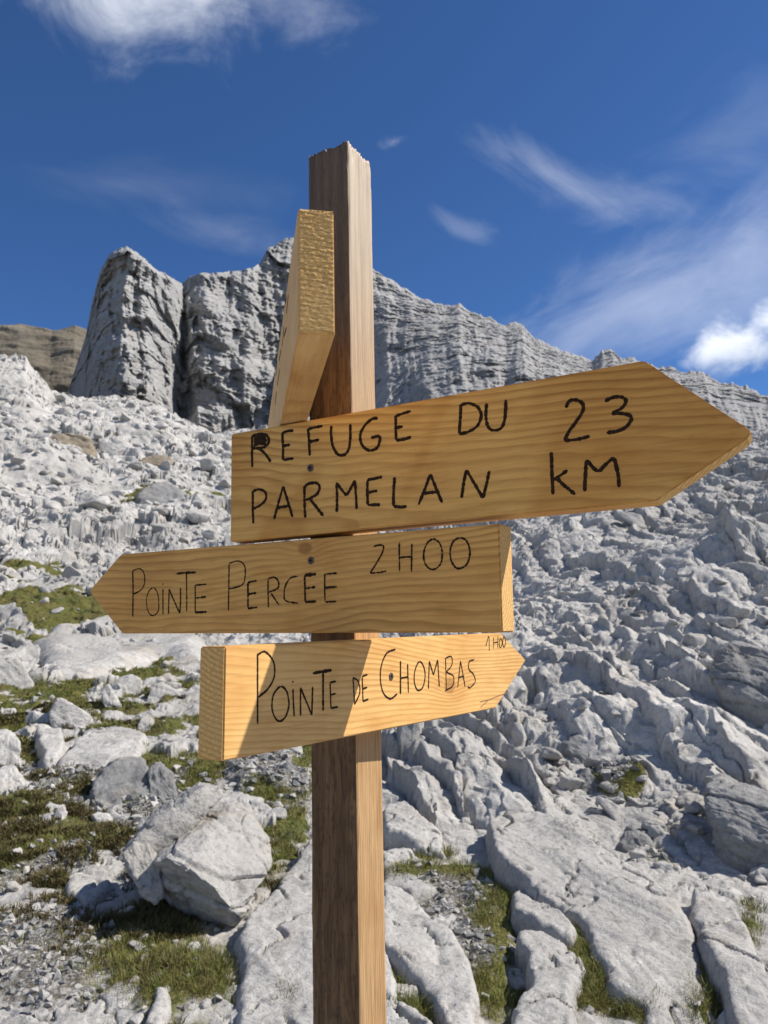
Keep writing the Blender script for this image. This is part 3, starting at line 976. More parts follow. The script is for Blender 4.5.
# the split boulder by the path: three blocks with cracks between them move apart, so each is its own stone
outline_boulder('boulder', [(150, 862, .02), (176, 842, .22), (200, 826, .36), (232, 812, .48), (252, 818, .5), (268, 838, .42), (274, 862, .3), (262, 890, .12), (240, 917, -.04), (224, 936, .12), (196, 922, .42), (172, 904, .44), (156, 888, .34)],
                4.35, .75, 'big pale split boulder left of the post with its shaded underside over dark grass', seed=3, mids=((160, 858, -.10), (186, 866, -.16), (212, 888, -.18), (234, 912, -.12), (206, 858, .0)), amp=.016, levels=6, cracks=.010, sink=.0)
outline_boulder('rock_slab', [(130, 842), (150, 824), (176, 806), (207, 787), (222, 787), (228, 793), (206, 815), (178, 832), (158, 846), (140, 856)],
                4.55, .40, 'long flat slab lying along the upper left of the big split boulder', seed=5, amp=.016, levels=5, cracks=.010, auto=False, sink=.05)
outline_boulder('boulder', [(122, 856), (133, 842), (150, 845), (158, 862), (164, 888), (156, 896), (140, 884), (128, 872)],
                4.40, .35, 'dark shaded wedge of rock under the left end of the split boulder', seed=8, amp=.02, levels=4, auto=False, sink=.05)
outline_boulder('boulder', [(92, 800), (94, 783), (104, 770), (118, 762), (134, 762), (146, 766), (150, 786), (150, 806), (120, 812)],
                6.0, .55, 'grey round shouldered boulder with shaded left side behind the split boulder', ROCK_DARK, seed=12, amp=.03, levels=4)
outline_boulder('boulder', [(148, 768), (158, 765), (172, 778), (178, 794), (172, 808), (152, 808)],
                6.05, .4, 'small cracked block leaning on the right of the grey round shouldered boulder', ROCK_DARK, seed=14, amp=.03, levels=4)
outline_boulder('boulder', [(709, 672), (716, 650), (730, 642), (768, 650), (800, 660), (806, 690), (790, 712), (742, 697), (718, 684)],
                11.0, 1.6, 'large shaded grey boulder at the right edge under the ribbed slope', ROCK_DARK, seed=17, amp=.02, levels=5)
outline_boulder('boulder', [(704, 800), (706, 790), (720, 790), (768, 808), (800, 822), (800, 850), (768, 845), (735, 838), (712, 815)],
                7.0, .9, 'broad grey block at the right edge above the grassy hollow', ROCK_DARK, seed=21, amp=.025, levels=5)
outline_boulder('boulder', [(620, 842), (632, 834), (648, 838), (657, 856), (650, 862), (628, 858)],
                6.2, .35, 'dark grey angular stone at the upper edge of the great slab', ROCK_DARK, seed=23, amp=.03, levels=4)
outline_boulder('boulder', [(562, 745), (575, 735), (600, 742), (622, 760), (625, 776), (600, 778), (575, 768)],
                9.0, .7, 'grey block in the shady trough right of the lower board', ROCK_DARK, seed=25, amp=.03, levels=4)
outline_boulder('boulder', [(575, 780), (588, 772), (606, 786), (606, 800), (586, 800)], 7.6, .4,
                'small grey stone just left of the grassy hollow on the right', ROCK_DARK, seed=27, amp=.03, levels=4)
outline_boulder('boulder', [(138, 496), (146, 486), (168, 480), (186, 492), (188, 506), (160, 508), (140, 506)], 56, 5,
                'smooth grey boulder above a green patch on the far left slope', ROCK_DARK, seed=29, amp=.02, levels=4, sink=.8)
outline_boulder('boulder', [(24, 455), (32, 442), (48, 434), (70, 436), (90, 440), (98, 452), (80, 460), (40, 460)], 82, 8,
                'ochre streaked outcrop block under the left knoll', ROCK_BROWN, seed=31, amp=.03, levels=5, sink=1.5)
outline_boulder('boulder', [(95, 455), (100, 442), (112, 442), (118, 456), (106, 460)], 80, 4,
                'dark block at the right end of the ochre streaked outcrop', ROCK_DARK, seed=33, amp=.03, levels=4, sink=1.)
outline_boulder('boulder', [(70, 505), (78, 492), (92, 494), (94, 506), (78, 510)], 58, 3,
                'dark faced block on the pale slope left of the upper board', ROCK_DARK, seed=35, amp=.03, levels=4, sink=.6)
outline_boulder('boulder', [(138, 464), (142, 458), (158, 455), (172, 458), (170, 464), (152, 466)], 76, 3,
                'rust brown block far up the pale slope left of the upper board', ROCK_BROWN, seed=37, amp=.03, levels=4, sink=.6)
for sd_, (ol, rr_, lab) in enumerate((
        ([(112, 690), (118, 678), (132, 674), (143, 680), (140, 694), (124, 700)], 9.6, 'rounded block with dark left side beside a green tuft, left of the lower board'),
        ([(146, 700), (150, 686), (162, 682), (180, 694), (178, 704), (160, 706)], 9.4, 'rounded block right of the green tuft with a black hollow under it'),
        ([(48, 712), (56, 697), (66, 700), (94, 718), (92, 732), (70, 728), (54, 722)], 8.6, 'wedge shaped stone with dark bluish left face above the white slab'),
        ([(100, 690), (108, 684), (121, 704), (120, 716), (106, 710)], 9.0, 'tall narrow pale stone left of the green tuft'),
        ([(-12, 690), (-8, 658), (8, 654), (22, 662), (35, 686), (18, 694)], 9.6, 'pale humped boulder at the left edge above the grassy bank'),
        ([(-10, 764), (-8, 732), (6, 730), (20, 742), (20, 766), (4, 772)], 7.2, 'upright pale block at the left edge below the grassy bank'),
        ([(-8, 800), (-4, 772), (14, 768), (24, 782), (22, 800), (4, 806)], 6.4, 'white block at the left edge beside the heath'),
        ([(136, 728), (142, 718), (154, 720), (156, 732), (144, 736)], 8.2, 'small grey stone on the grass above the white slab')
        )):
    outline_boulder('boulder', ol, rr_, .45, lab, ROCK, seed=40 + sd_ * 3, amp=.025, levels=4)


# ------------------------------------------------------------------ bedrock slabs of the foreground


def slab(outline, H, label, seed=0, bevel=.07, tilt=(0, 0), run=150, step=.011, lift=0.0, group=None, rough=1.0):
    """piece of bedrock: footprint traced on the ground, rounded shoulders, runnels along its length, cracks"""
    pts = np.array([ground_pt(a, b, .10 + lift)[:2] for a, b in outline])
    c = pts.mean(0)
    d = np.linalg.norm(c)
    step = max(step, d * .0016)
    lo, hi = pts.min(0) - .04, pts.max(0) + .04
    xs = np.arange(lo[0], hi[0], step); ys = np.arange(lo[1], hi[1], step * 1.3)
    X, Y = np.meshgrid(xs, ys)
    wx = X + .03 * fbm2(X * 2.6, Y * 2.6, 4, .5, seed); wy = Y + .05 * fbm2(X * 2.6 + 9, Y * 2.6, 4, .5, seed + 3)
    D = np.full(X.shape, 1e9); inside = np.zeros(X.shape, bool)
    for i in range(len(pts)):
        a, b = pts[i], pts[(i + 1) % len(pts)]
        ab = b - a
        tt = np.clip(((wx - a[0]) * ab[0] + (wy - a[1]) * ab[1]) / (ab @ ab), 0, 1)
        D = np.minimum(D, np.hypot(wx - a[0] - tt * ab[0], wy - a[1] - tt * ab[1]))
        cnd = ((a[1] > wy) != (b[1] > wy)) & (wx < (b[0] - a[0]) * (wy - a[1]) / (b[1] - a[1] + 1e-12) + a[0])
        inside ^= cnd
    D = np.where(inside, D, -D) + .02
    st = math.radians(run); ca, sa = math.cos(st), math.sin(st)
    u = X * sa + Y * ca; v = X * ca - Y * sa
    k = np.clip(D / bevel, 0, 1)
    prof = np.clip(1 - (1 - k) ** 2.6, 0, 1)
    fac = fbm2(u * 1.1 + .3 * perlin2(X * 3, Y * 3, seed), v * 3.2, 2, .5, seed + 6)
    top = .022 * fbm2(X * 1.6, Y * 1.6, 2, .5, seed + 5) + rough * (.016 * np.abs(fac) + .018 * np.floor(fac * 2.5 + .5) / 2.5 + .004 * fbm2(X * 14, Y * 14, 4, .6, seed + 7))
    pit = np.clip(fbm2(X * 7, Y * 7, 2, .5, seed + 12) - .75, 0, 1) * .08
    cl = np.abs(perlin2(u * .9 + .25 * perlin2(X * 5, Y * 5, seed + 8), v * 2.3, seed + 9))
    crack = (1 - sstep(cl, 0, .024)) * sstep(perlin2(X * 1.1, Y * 1.1, seed + 10), -.2, .1)
    cl2 = np.abs(perlin2(u * 3.2 + .3 * perlin2(X * 6, Y * 6, seed + 18), v * 1.3, seed + 19))
    crack = np.maximum(crack, .7 * (1 - sstep(cl2, 0, .03)) * sstep(perlin2(X * 1.6, Y * 1.6, seed + 20), 0, .25))
    e1 = .010 * fbm2(X * 22, Y * 22, 3, .6, seed + 11)
    base = base_z(X, Y) + EYE
    H = H * (.85 + .55 * perlin2(X * .9, Y * .9, seed + 14))
    tl = tilt[0] * (X - c[0]) + tilt[1] * (Y - c[1])
    Z = base + lift + (H + tl + top * 1.0 - pit) * prof - .075 * crack * k + e1 * (k < 1) * .6
    Z = np.where(D < .004, base - .35, Z)
    keep = D > -.03
    fc = grid_faces(len(ys), len(xs), keep)
    V = np.stack([X, Y, Z], -1).reshape(-1, 3)
    used = np.unique(fc); mp = np.full(len(V), -1); mp[used] = np.arange(len(used))
    V = V[used]; fc = mp[fc]
    cc = np.array([c[0], c[1], V[:, 2].min()])
    o = mesh_obj('limestone_slab', V - cc, fc, ROCK, loc=cc)
    tag(o, label, 'slab', group)
    return o


slab([(487, 848), (490, 834), (502, 826), (530, 824), (557, 828), (597, 852), (650, 874), (678, 900), (694, 935), (705, 965), (714, 995), (738, 1040), (690, 1060),
      (655, 1010), (640, 985), (608, 975), (594, 945), (583, 922), (560, 908), (526, 890), (500, 870)], .12,
     'great pale limestone slab right of the post, sloping down between grassy gaps', 11, .06, (-.02, .07))
slab([(690, 888), (702, 884), (734, 904), (756, 940), (785, 1000), (790, 1050), (752, 1050), (730, 1000), (708, 960), (696, 920)], .13,
     'long slab at the lower right edge beyond a dark crack from the great slab', 13, .05, (.0, .03))
slab([(524, 934), (545, 930), (572, 944), (581, 966), (570, 994), (568, 1050), (505, 1050), (515, 1005), (527, 985)], .11,
     'flat pale slab at the bottom between two strips of grass', 15, .04)
slab([(380, 880), (410, 892), (446, 918), (466, 948), (480, 1008), (466, 1040), (430, 985), (405, 962), (380, 945)], .09,
     'pale wedge of bedrock just right of the post beside the gravel patch', 17, .045, (-.04, .0))
slab([(240, 936), (246, 918), (272, 894), (286, 872), (312, 842), (340, 846), (372, 872), (392, 900), (396, 1000), (392, 1060), (243, 1060), (236, 1005)], .10,
     'broad smooth slab behind the foot of the post', 19, .05, (.0, .03))
slab([(384, 846), (410, 843), (446, 866), (440, 878), (410, 884), (384, 880)], .10, 'small flat slab touching the post on the right above the wedge of bedrock', 21, .05)
slab([(386, 804), (408, 800), (440, 826), (445, 846), (420, 842), (386, 832)], .11, 'pale slab right of the post below the ribbed rock', 23, .05)
slab([(512, 888), (522, 882), (534, 898), (560, 912), (575, 926), (570, 936), (536, 926), (516, 914)], .09, 'narrow broken slab under the left lip of the great slab', 25, .045)
slab([(380, 1000), (405, 996), (432, 1014), (446, 1050), (380, 1060)], .09, 'slab corner at the bottom edge right of the post', 27, .05)
slab([(24, 648), (48, 634), (110, 624), (160, 632), (205, 640), (214, 660), (190, 664), (160, 656), (120, 668), (84, 674), (48, 672), (40, 658)], .26,
     'long white slab below the tip of the middle board', 29, .5, (.0, .05), 110, lift=.0)
slab([(48, 768), (70, 748), (86, 730), (120, 727), (148, 739), (140, 756), (118, 764), (92, 773)], .12, 'clean white slab on the grass above the grey boulder', 31, .08, run=100)
slab([(34, 731), (60, 729), (66, 746), (48, 768), (42, 760)], .12, 'narrow pale slab left of the clean white slab', 33, .06, run=100)
slab([(70, 868), (90, 856), (112, 862), (106, 880), (84, 892), (70, 884)], .09, 'flat stone slab beside the path in front of the dark wedge', 35, .05, run=100)
slab([(100, 980), (128, 966), (146, 972), (130, 986), (108, 992)], .06, 'thin flat stone in the bottom grass below the split boulder', 37, .035, run=100)
slab([(150, 1010), (156, 980), (168, 976), (168, 1005), (160, 1024)], .08, 'narrow upright pale stone in the bottom grass', 39, .035, run=170)


# ------------------------------------------------------------------ loose blocks on the slopes and by the path
PROT = []
for k in range(10):
    PROT.append(random_block(200 + k, 1.0, [.75, .6, .9, .5, .7][k % 5], [.55, .45, .7, .35, .5][k % 5], [12, 9, 15, 11, 10][k % 5], 3, amp=.03, freq=2.4))
SLAB_PROT = []
for k in range(6):
    SLAB_PROT.append(random_block(300 + k, .34, 1.0, .26, 12, 3, amp=.022, freq=2.6))
RUB = [(v, f) for v, f in (random_block(400 + k, 1.0, .72, .55, [11, 9, 13, 10][k % 4], 2, amp=.035, freq=2.4) for k in range(10))]
RUBS = [(v, f) for v, f in (random_block(450 + k, .30, 1.0, .24, 11, 2, amp=.03, freq=2.6) for k in range(8))]


def scatter(n, pxr, pyr, smin, smax, power, weight, seed, streak=False):
    """positions on the ground spread evenly over the part of the slope seen in a window, sizes in pixels"""
    g = np.random.default_rng(seed)
    px = g.uniform(*pxr, n); py = g.uniform(*pyr, n)
    keep = g.uniform(0, 1, n) < weight(px, py)
    px, py = px[keep], py[keep]
    P = np.array([ground_pt(a, b) for a, b in zip(px, py)])
    s = smin * (smax / smin) ** (g.uniform(0, 1, len(px)) ** power)
    r = np.hypot(P[:, 0], P[:, 1])
    return px, py, P, s * r / FPX, g


def rot_m(g, flat=.35, yaw=None):
    a = g.uniform(0, 6.283) if yaw is None else yaw
    m = Matrix.Rotation(a, 3, 'Z') @ Matrix.Rotation(g.normal() * flat, 3, 'X') @ Matrix.Rotation(g.normal() * flat, 3, 'Y')
    return np.array(m)


def wt_left(px, py):
    return .6 * np.clip(.25 + .9 * sstep(py, 700, 560), 0, 1) * (1 - .5 * soil_zone(px, py)[0])


def wt_right(px, py):
    return np.clip(.65 - .9 * np.clip(rib_zone(px, py), 0, .7), 0, 1) * (.75 + .25 * sstep(py, 820, 740))


CAND = []
for args in ((380, (-30, 300), (405, 720), 9, 34, 1.6, wt_left, 1), (170, (395, 790), (470, 640), 9, 34, 1.7, wt_right, 2), (330, (395, 790), (640, 830), 10, 42, 1.6, wt_right, 3),
             (130, (-20, 300), (700, 1030), 8, 26, 1.8, lambda a, b: .75 + 0 * a, 4), (70, (590, 790), (790, 885), 9, 34, 1.5, lambda a, b: .9 + 0 * a, 6), (60, (395, 780), (850, 1030), 7, 20, 1.6, lambda a, b: soil_zone(a, b)[0] * 1.1, 5)):
    px, py, P, s, g = scatter(*args)
    for i in range(len(px)):
        CAND.append((s[i] / np.hypot(P[i, 0], P[i, 1]), px[i], py[i], P[i], s[i], args[-1]))
CAND.sort(key=lambda c: -c[0])
GZ = gz([c[3][0] for c in CAND], [c[3][1] for c in CAND])
g = np.random.default_rng(77)
PM, SM = [], []
for v, f in PROT:
    m = bpy.data.meshes.new('rock'); m.from_pydata(v.tolist(), [], f.tolist()); m.polygons.foreach_set('use_smooth', [True] * len(f)); PM.append(m)
for v, f in SLAB_PROT:
    m = bpy.data.meshes.new('rock'); m.from_pydata(v.tolist(), [], f.tolist()); m.polygons.foreach_set('use_smooth', [True] * len(f)); SM.append(m)
for m in PM + SM: m.materials.append(ROCK)
GROUPS = {1: ('pale angular block lying loose on the white slope left of the boards', 'loose blocks on the left slope'),
          2: ('grey angular block on the broken far slope right of the post', 'loose blocks on the far right slope'),
          3: ('pale limestone block lying on the near ribbed slope right of the post', 'blocks on the near right slope'),
          6: ('grey block in the rocky trough above the great slab on the right', 'blocks above the great slab'),
          4: ('small pale stone lying on the grass and gravel left of the post', 'stones by the path'),
          5: ('small pale stone in the grassy gaps between the right hand slabs', 'stones between the slabs')}
rest = []
for i, c in enumerate(CAND):
    if i >= 290:
        rest.append(i); continue
    st = (c[5] == 3 and g.uniform() < .4) or (c[5] == 2 and g.uniform() < .5)
    me = SM[g.integers(len(SM))] if st else PM[g.integers(len(PM))]
    o = bpy.data.objects.new('rock', me)
    COL.objects.link(o)
    k = c[4] * (1.9 if st else 1.0)
    o.scale = (k, k, k * g.uniform(.75, 1.1))
    o.rotation_euler = (g.normal() * .22, g.normal() * .22, (math.radians(-160) + g.normal() * .15) if st else g.uniform(0, 6.28))
    o.location = (c[3][0], c[3][1], GZ[i] + k * .06)
    lab, gr = GROUPS[c[5]]
    tag(o, lab, 'rock', gr)


def rubble(name, items, protos, sprotos, mat, sink=.06):
    V, Fc, n = [], [], 0
    for (x, y, z, s, st) in items:
        v, f = sprotos[g.integers(len(sprotos))] if st else protos[g.integers(len(protos))]
        m = rot_m(g, .25, (math.radians(-160) + g.normal() * .16) if st else None)
        sc = s * (1.9 if st else 1.0)
        q = (v * np.array([1, g.uniform(.8, 1.2), g.uniform(.7, 1.2)])) @ m.T * sc + np.array([x, y, z + sc * sink])
        V.append(q); Fc.append(f + n); n += len(v)
    o = mesh_obj(name, np.vstack(V), np.vstack(Fc), mat)
    tag(o, kind='stuff')
    return o


items = [(CAND[i][3][0], CAND[i][3][1], GZ[i], CAND[i][4], CAND[i][5] == 3 or (CAND[i][5] == 2 and g.uniform() < .5)) for i in rest]
for args in ((1500, (-60, 330), (400, 660), 4, 20, 2.2, wt_left, 11), (800, (380, 830), (465, 640), 4, 18, 2.2, wt_right, 12), (1100, (380, 830), (640, 830), 4, 18, 2.0, wt_right, 13)):
    px, py, P, s, gg = scatter(*args)
    zz = gz(P[:, 0], P[:, 1])
    for i in range(len(px)):
        items.append((P[i, 0], P[i, 1], zz[i], s[i], (args[-1] == 13 and gg.uniform() < .5) or (args[-1] == 12 and gg.uniform() < .4)))
rubble('rubble', items, RUB, RUBS, ROCK)['label'] = 'small broken limestone blocks covering the slopes'

# ------------------------------------------------------------------ the signpost
PW = .070
YAW = math.radians(61.657)
dL = np.array([math.sin(YAW), -math.cos(YAW), 0.])      # along the shaded face, towards the front corner
nL = np.array([-math.cos(YAW), -math.sin(YAW), 0.])     # outward normal of the shaded face
PC = np.array([-.0414, 1.0284, 0.])                     # front corner of the post, seen from the eye
AX = PC - PW / 2 * dL - PW / 2 * nL
TH = .0353

sign = bpy.data.objects.new('signpost', None)
COL.objects.link(sign)
sign.empty_display_size = .2
g_at_post = float(gz(AX[0], AX[1])[0])
sign.location = (AX[0], AX[1], g_at_post)
tag(sign, 'wooden signpost with four hand lettered arrow boards on a square post', 'signpost')


def frame(O, e, v, n):
    """world matrix of a part: local x along e, local y into the wood (-n), local z along v; relative to the eye"""
    m = Matrix.Identity(4)
    for i in range(3):
        m[i][0], m[i][1], m[i][2], m[i][3] = e[i], -n[i], v[i], O[i]
    m[2][3] += EYE
    return m


def attach(o, m, parent=sign):
    o.parent = parent
    o.matrix_parent_inverse = Matrix.Identity(4)
    base = Matrix.Translation(sign.location)
    o.matrix_basis = base.inverted() @ m


def make_post():
    zb, zt = g_at_post - .25 - EYE, .690
    n, rows = 30, 620
    hw = PW / 2
    zs = np.linspace(zb, zt, rows)
    # perimeter, corners slightly rounded
    per = []
    s = np.linspace(-1, 1, n + 1)[:-1]
    for k in range(4):
        for q in s:
            p = [(q, -1), (1, q), (-q, 1), (-1, -q)][k]
            per.append(p)
    per = np.array(per)
    L = np.maximum(np.abs(per[:, 0]), np.abs(per[:, 1]))
    cr = np.minimum(np.abs(per[:, 0]), np.abs(per[:, 1]))
    rad = 1 - .035 * sstep(cr, .88, 1.0)
    nx = per * rad[:, None] * hw
    N = len(per)
    Zg, I = np.meshgrid(zs, np.arange(N), indexing='ij')
    a = I.astype(float)
    fib = fbm2(a * .8, Zg * 4., 3, .6, 130) * .00045 + perlin2(a * 1.9, Zg * 14, 133) * .0003
    chip = np.clip(fbm2(a * .35, Zg * 9, 3, .6, 137) - .75, 0, 1) * .0022
    corner = sstep(cr, .86, 1.0)[None]
    wear = sstep(Zg, zt - .05, zt) * np.clip(.4 + fbm2(a * .5, Zg * 30, 3, .6, 140), 0, 2) * .0016
    dsp = fib - chip * (.4 + 1.6 * corner) - wear
    k = 1 + dsp / hw
    x = nx[:, 0][None] * k; y = nx[:, 1][None] * k
    # broken top edge: every fibre column ends at its own height
    jag = .0045 * fbm2(np.arange(N) * .42, np.arange(N) * 0 + .5, 3, .65, 141)
    jag = np.where(np.arange(N) % 7 == 0, jag - .003, jag)
    topz = zt + jag
    z = Zg.copy()
    tt = sstep(Zg, zt - .04, zt)
    z = z + tt * (topz - zt)[None]
    # a splintered notch on the lit face near its right edge
    v = np.stack([x, y, z], -1).reshape(-1, 3)
    i = np.arange(rows - 1)[:, None] * N + np.arange(N)[None]
    j = np.arange(rows - 1)[:, None] * N + (np.arange(N)[None] + 1) % N
    f = np.stack([i, j, j + N, i + N], -1).reshape(-1, 4)
    face_side = np.tile(np.repeat(np.arange(4), n), rows - 1)
    # top: rings shrinking to the middle
    last = (rows - 1) * N
    V = [v]; Fs = [f]; cur = last; tot = len(v)
    sides = [face_side]
    for q in (.8, .55, .3, .08):
        ring = np.stack([nx[:, 0] * q, nx[:, 1] * q, topz * q + (zt - .002) * (1 - q) + .0012 * rng.normal(size=N)], -1)
        V.append(ring)
        i2 = cur + np.arange(N); j2 = cur + (np.arange(N) + 1) % N
        Fs.append(np.stack([i2, j2, j2 - cur + tot, i2 - cur + tot], -1))
        sides.append(np.full(N, 9))
        cur = tot; tot += N
    o = mesh_obj('post', np.vstack(V), np.vstack(Fs), POSTW)
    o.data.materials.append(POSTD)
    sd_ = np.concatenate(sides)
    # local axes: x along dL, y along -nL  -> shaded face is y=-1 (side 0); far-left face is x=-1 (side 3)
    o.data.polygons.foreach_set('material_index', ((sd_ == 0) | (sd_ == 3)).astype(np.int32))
    m = frame(AX, dL, np.array([0, 0, 1.]), nL)
    attach(o, m)
    return o


make_post()


def prism(name, poly, th, mat, end_mat=None, end_edges=(), bevel=.0016, rough=0.0):
    """board cut to an outline (local x, z), front face at y=0, back at y=th"""
    bm = bmesh.new()
    a = [bm.verts.new((p[0], 0, p[1])) for p in poly]
    b = [bm.verts.new((p[0], th, p[1])) for p in poly]
    bm.faces.new(a); bm.faces.new(b[::-1])
    n = len(poly)
    for i in range(n):
        j = (i + 1) % n
        f = bm.faces.new((a[j], a[i], b[i], b[j]))
        if i in end_edges: f.material_index = 1
    bmesh.ops.recalc_face_normals(bm, faces=bm.faces)
    bmesh.ops.bevel(bm, geom=bm.edges[:], offset=bevel, segments=2, affect='EDGES', clamp_overlap=True)
    # long edges get small dents
    me = bpy.data.meshes.new(name)
    bm.to_mesh(me); bm.free()
    me.materials.append(mat)
    if end_mat: me.materials.append(end_mat)
    o = bpy.data.objects.new(name, me)
    COL.objects.link(o)
    return o


def unproj(px, py, O, n):
    d = ray(px, py)
    return d * (O @ n) / (d @ n)


class Board:
    def __init__(self, O, e, v, n):
        self.O, self.e, self.v, self.n = [np.array(q, float) for q in (O, e, v, n)]
        self.m = frame(self.O, self.e, self.v, self.n)

    def loc(self, px, py):
        p = unproj(px, py, self.O, self.n) - self.O
        return p @ self.e, p @ self.v


def words(board, strokes, gx=.021, gz=.007):
    """strokes sorted into words by the gaps between them"""
    bb = []
    for st in strokes:
        pts = st[1] if isinstance(st[0], (int, float)) else st
        q = np.array([board.loc(a, b) for a, b in pts])
        bb.append((q[:, 0].min() - gx / 2, q[:, 0].max() + gx / 2, q[:, 1].min() - gz / 2, q[:, 1].max() + gz / 2))
    lab = list(range(len(bb)))
    ch = True
    while ch:
        ch = False
        for i in range(len(bb)):
            for j in range(i):
                a, b = bb[i], bb[j]
                if lab[i] != lab[j] and a[0] < b[1] and b[0] < a[1] and a[2] < b[3] and b[2] < a[3]:
                    m_ = min(lab[i], lab[j]); lab[i] = lab[j] = m_; ch = True
    return [[strokes[i] for i in range(len(bb)) if lab[i] == k] for k in sorted(set(lab))]


def lettering(board, parent, strokes, origin, scale, w0, name='lettering', mat=None, wobble=.22, gaps=0.0, lift=.0004):
    """hand burnt strokes: ribbons with rounded ends lying on the board, a fraction of a millimetre proud of it"""
    V, Fc = [], []
    for si, st in enumerate(strokes):
        wf = 1.0
        if isinstance(st[0], (int, float)): wf, st = st[0], st[1]
        pts = np.array([board.loc(origin[0] + a / scale, origin[1] + b / scale) for a, b in st])
        if len(pts) > 2:      # smooth curve through the points
            k = len(pts); tt = np.arange(k)
            closed = np.allclose(pts[0], pts[-1])
            q = np.linspace(0, k - 1, (k - 1) * 8 + 1)
            if closed: ext = np.vstack([pts[-2], pts, pts[1]])
            else: ext = np.vstack([2 * pts[0] - pts[1], pts, 2 * pts[-1] - pts[-2]])
            out = []
            for u in q:
                i = min(int(u), k - 2); f = u - i
                p0, p1, p2, p3 = ext[i:i + 4]
                out.append(.5 * (2 * p1 + (p2 - p0) * f + (2 * p0 - 5 * p1 + 4 * p2 - p3) * f * f + (3 * p1 - p0 - 3 * p2 + p3) * f ** 3))
            pts = np.array(out)
        seg = np.hypot(*np.diff(pts, axis=0).T); s = np.concatenate([[0], np.cumsum(seg)])
        n = max(6, int(s[-1] / .0011))
        q = np.linspace(0, s[-1], n)
        p = np.stack([np.interp(q, s, pts[:, 0]), np.interp(q, s, pts[:, 1])], 1)
        p += np.stack([perlin2(q * 160, q * 0 + si * 3.1, 150), perlin2(q * 160, q * 0 + si * 3.1 + 50, 151)], 1) * w0 * .16
        tg = np.gradient(p, axis=0); tg /= np.linalg.norm(tg, axis=1)[:, None] + 1e-12
        nr = np.stack([-tg[:, 1], tg[:, 0]], 1)
        wv = w0 * wf * (1 + wobble * perlin2(q * 330, q * 0 + si * 1.7, 152) + .5 * wobble * perlin2(q * 900, q * 0 + si, 153))
        if gaps: wv *= 1 - gaps * sstep(perlin2(q * 420, q * 0 + si * 2.3, 154), .12, .5)
        cap = np.minimum(np.arange(n), np.arange(n)[::-1]) / 2.0
        wv *= np.sqrt(np.clip(1 - (1 - np.clip(cap, 0, 1)) ** 2, .06, 1))
        b0 = len(V) if False else sum(len(a) for a in V)
        y = -(lift + .00004 * (si % 9))
        rows = np.stack([np.stack([p[:, 0] + nr[:, 0] * wv, np.full(n, y + .0003), p[:, 1] + nr[:, 1] * wv], 1),
                         np.stack([p[:, 0] + nr[:, 0] * wv * .8, np.full(n, y), p[:, 1] + nr[:, 1] * wv * .8], 1),
                         np.stack([p[:, 0] - nr[:, 0] * wv * .8, np.full(n, y), p[:, 1] - nr[:, 1] * wv * .8], 1),
                         np.stack([p[:, 0] - nr[:, 0] * wv, np.full(n, y + .0003), p[:, 1] - nr[:, 1] * wv], 1)], 1)
        V.append(rows.reshape(-1, 3))
        Fc.append(grid_faces(n, 4) + b0)
    o = mesh_obj(name, np.vstack(V), np.vstack(Fc), mat or BURN, smooth=False)
    o.parent = parent
    return o


def screw(board, parent, px, py):
    x, z = board.loc(px, py)
    bm = bmesh.new()
    prof = [(.0002, .0012), (.0012, .0012), (.0014, .0004), (.0030, .0), (.0038, .0002), (.0042, .0008), (.0042, .003)]
    n = 20
    rings = [[bm.verts.new((r * math.cos(6.2832 * i / n), y - .0012, r * math.sin(6.2832 * i / n))) for i in range(n)] for r, y in prof]
    for a, b in zip(rings, rings[1:]):
        for i in range(n):
            bm.faces.new((a[i], a[(i + 1) % n], b[(i + 1) % n], b[i]))
    for k in range(3):          # star recess
        c, s_ = math.cos(k * 1.0472), math.sin(k * 1.0472)
        q = [bm.verts.new((c * u - s_ * w_, -.0013 + .0002, s_ * u + c * w_)) for u, w_ in ((-.0024, -.0005), (.0024, -.0005), (.0024, .0005), (-.0024, .0005))]
        f = bm.faces.new(q); f.material_index = 1
    bmesh.ops.recalc_face_normals(bm, faces=bm.faces)
    me = bpy.data.meshes.new('screw'); bm.to_mesh(me); bm.free()
    me.materials.append(SCREW); me.materials.append(BURN)
    o = bpy.data.objects.new('screw', me); COL.objects.link(o)
    o.parent = parent; o.location = (x, 0, z); o.scale = (1.25, 1, 1.25)
    return o


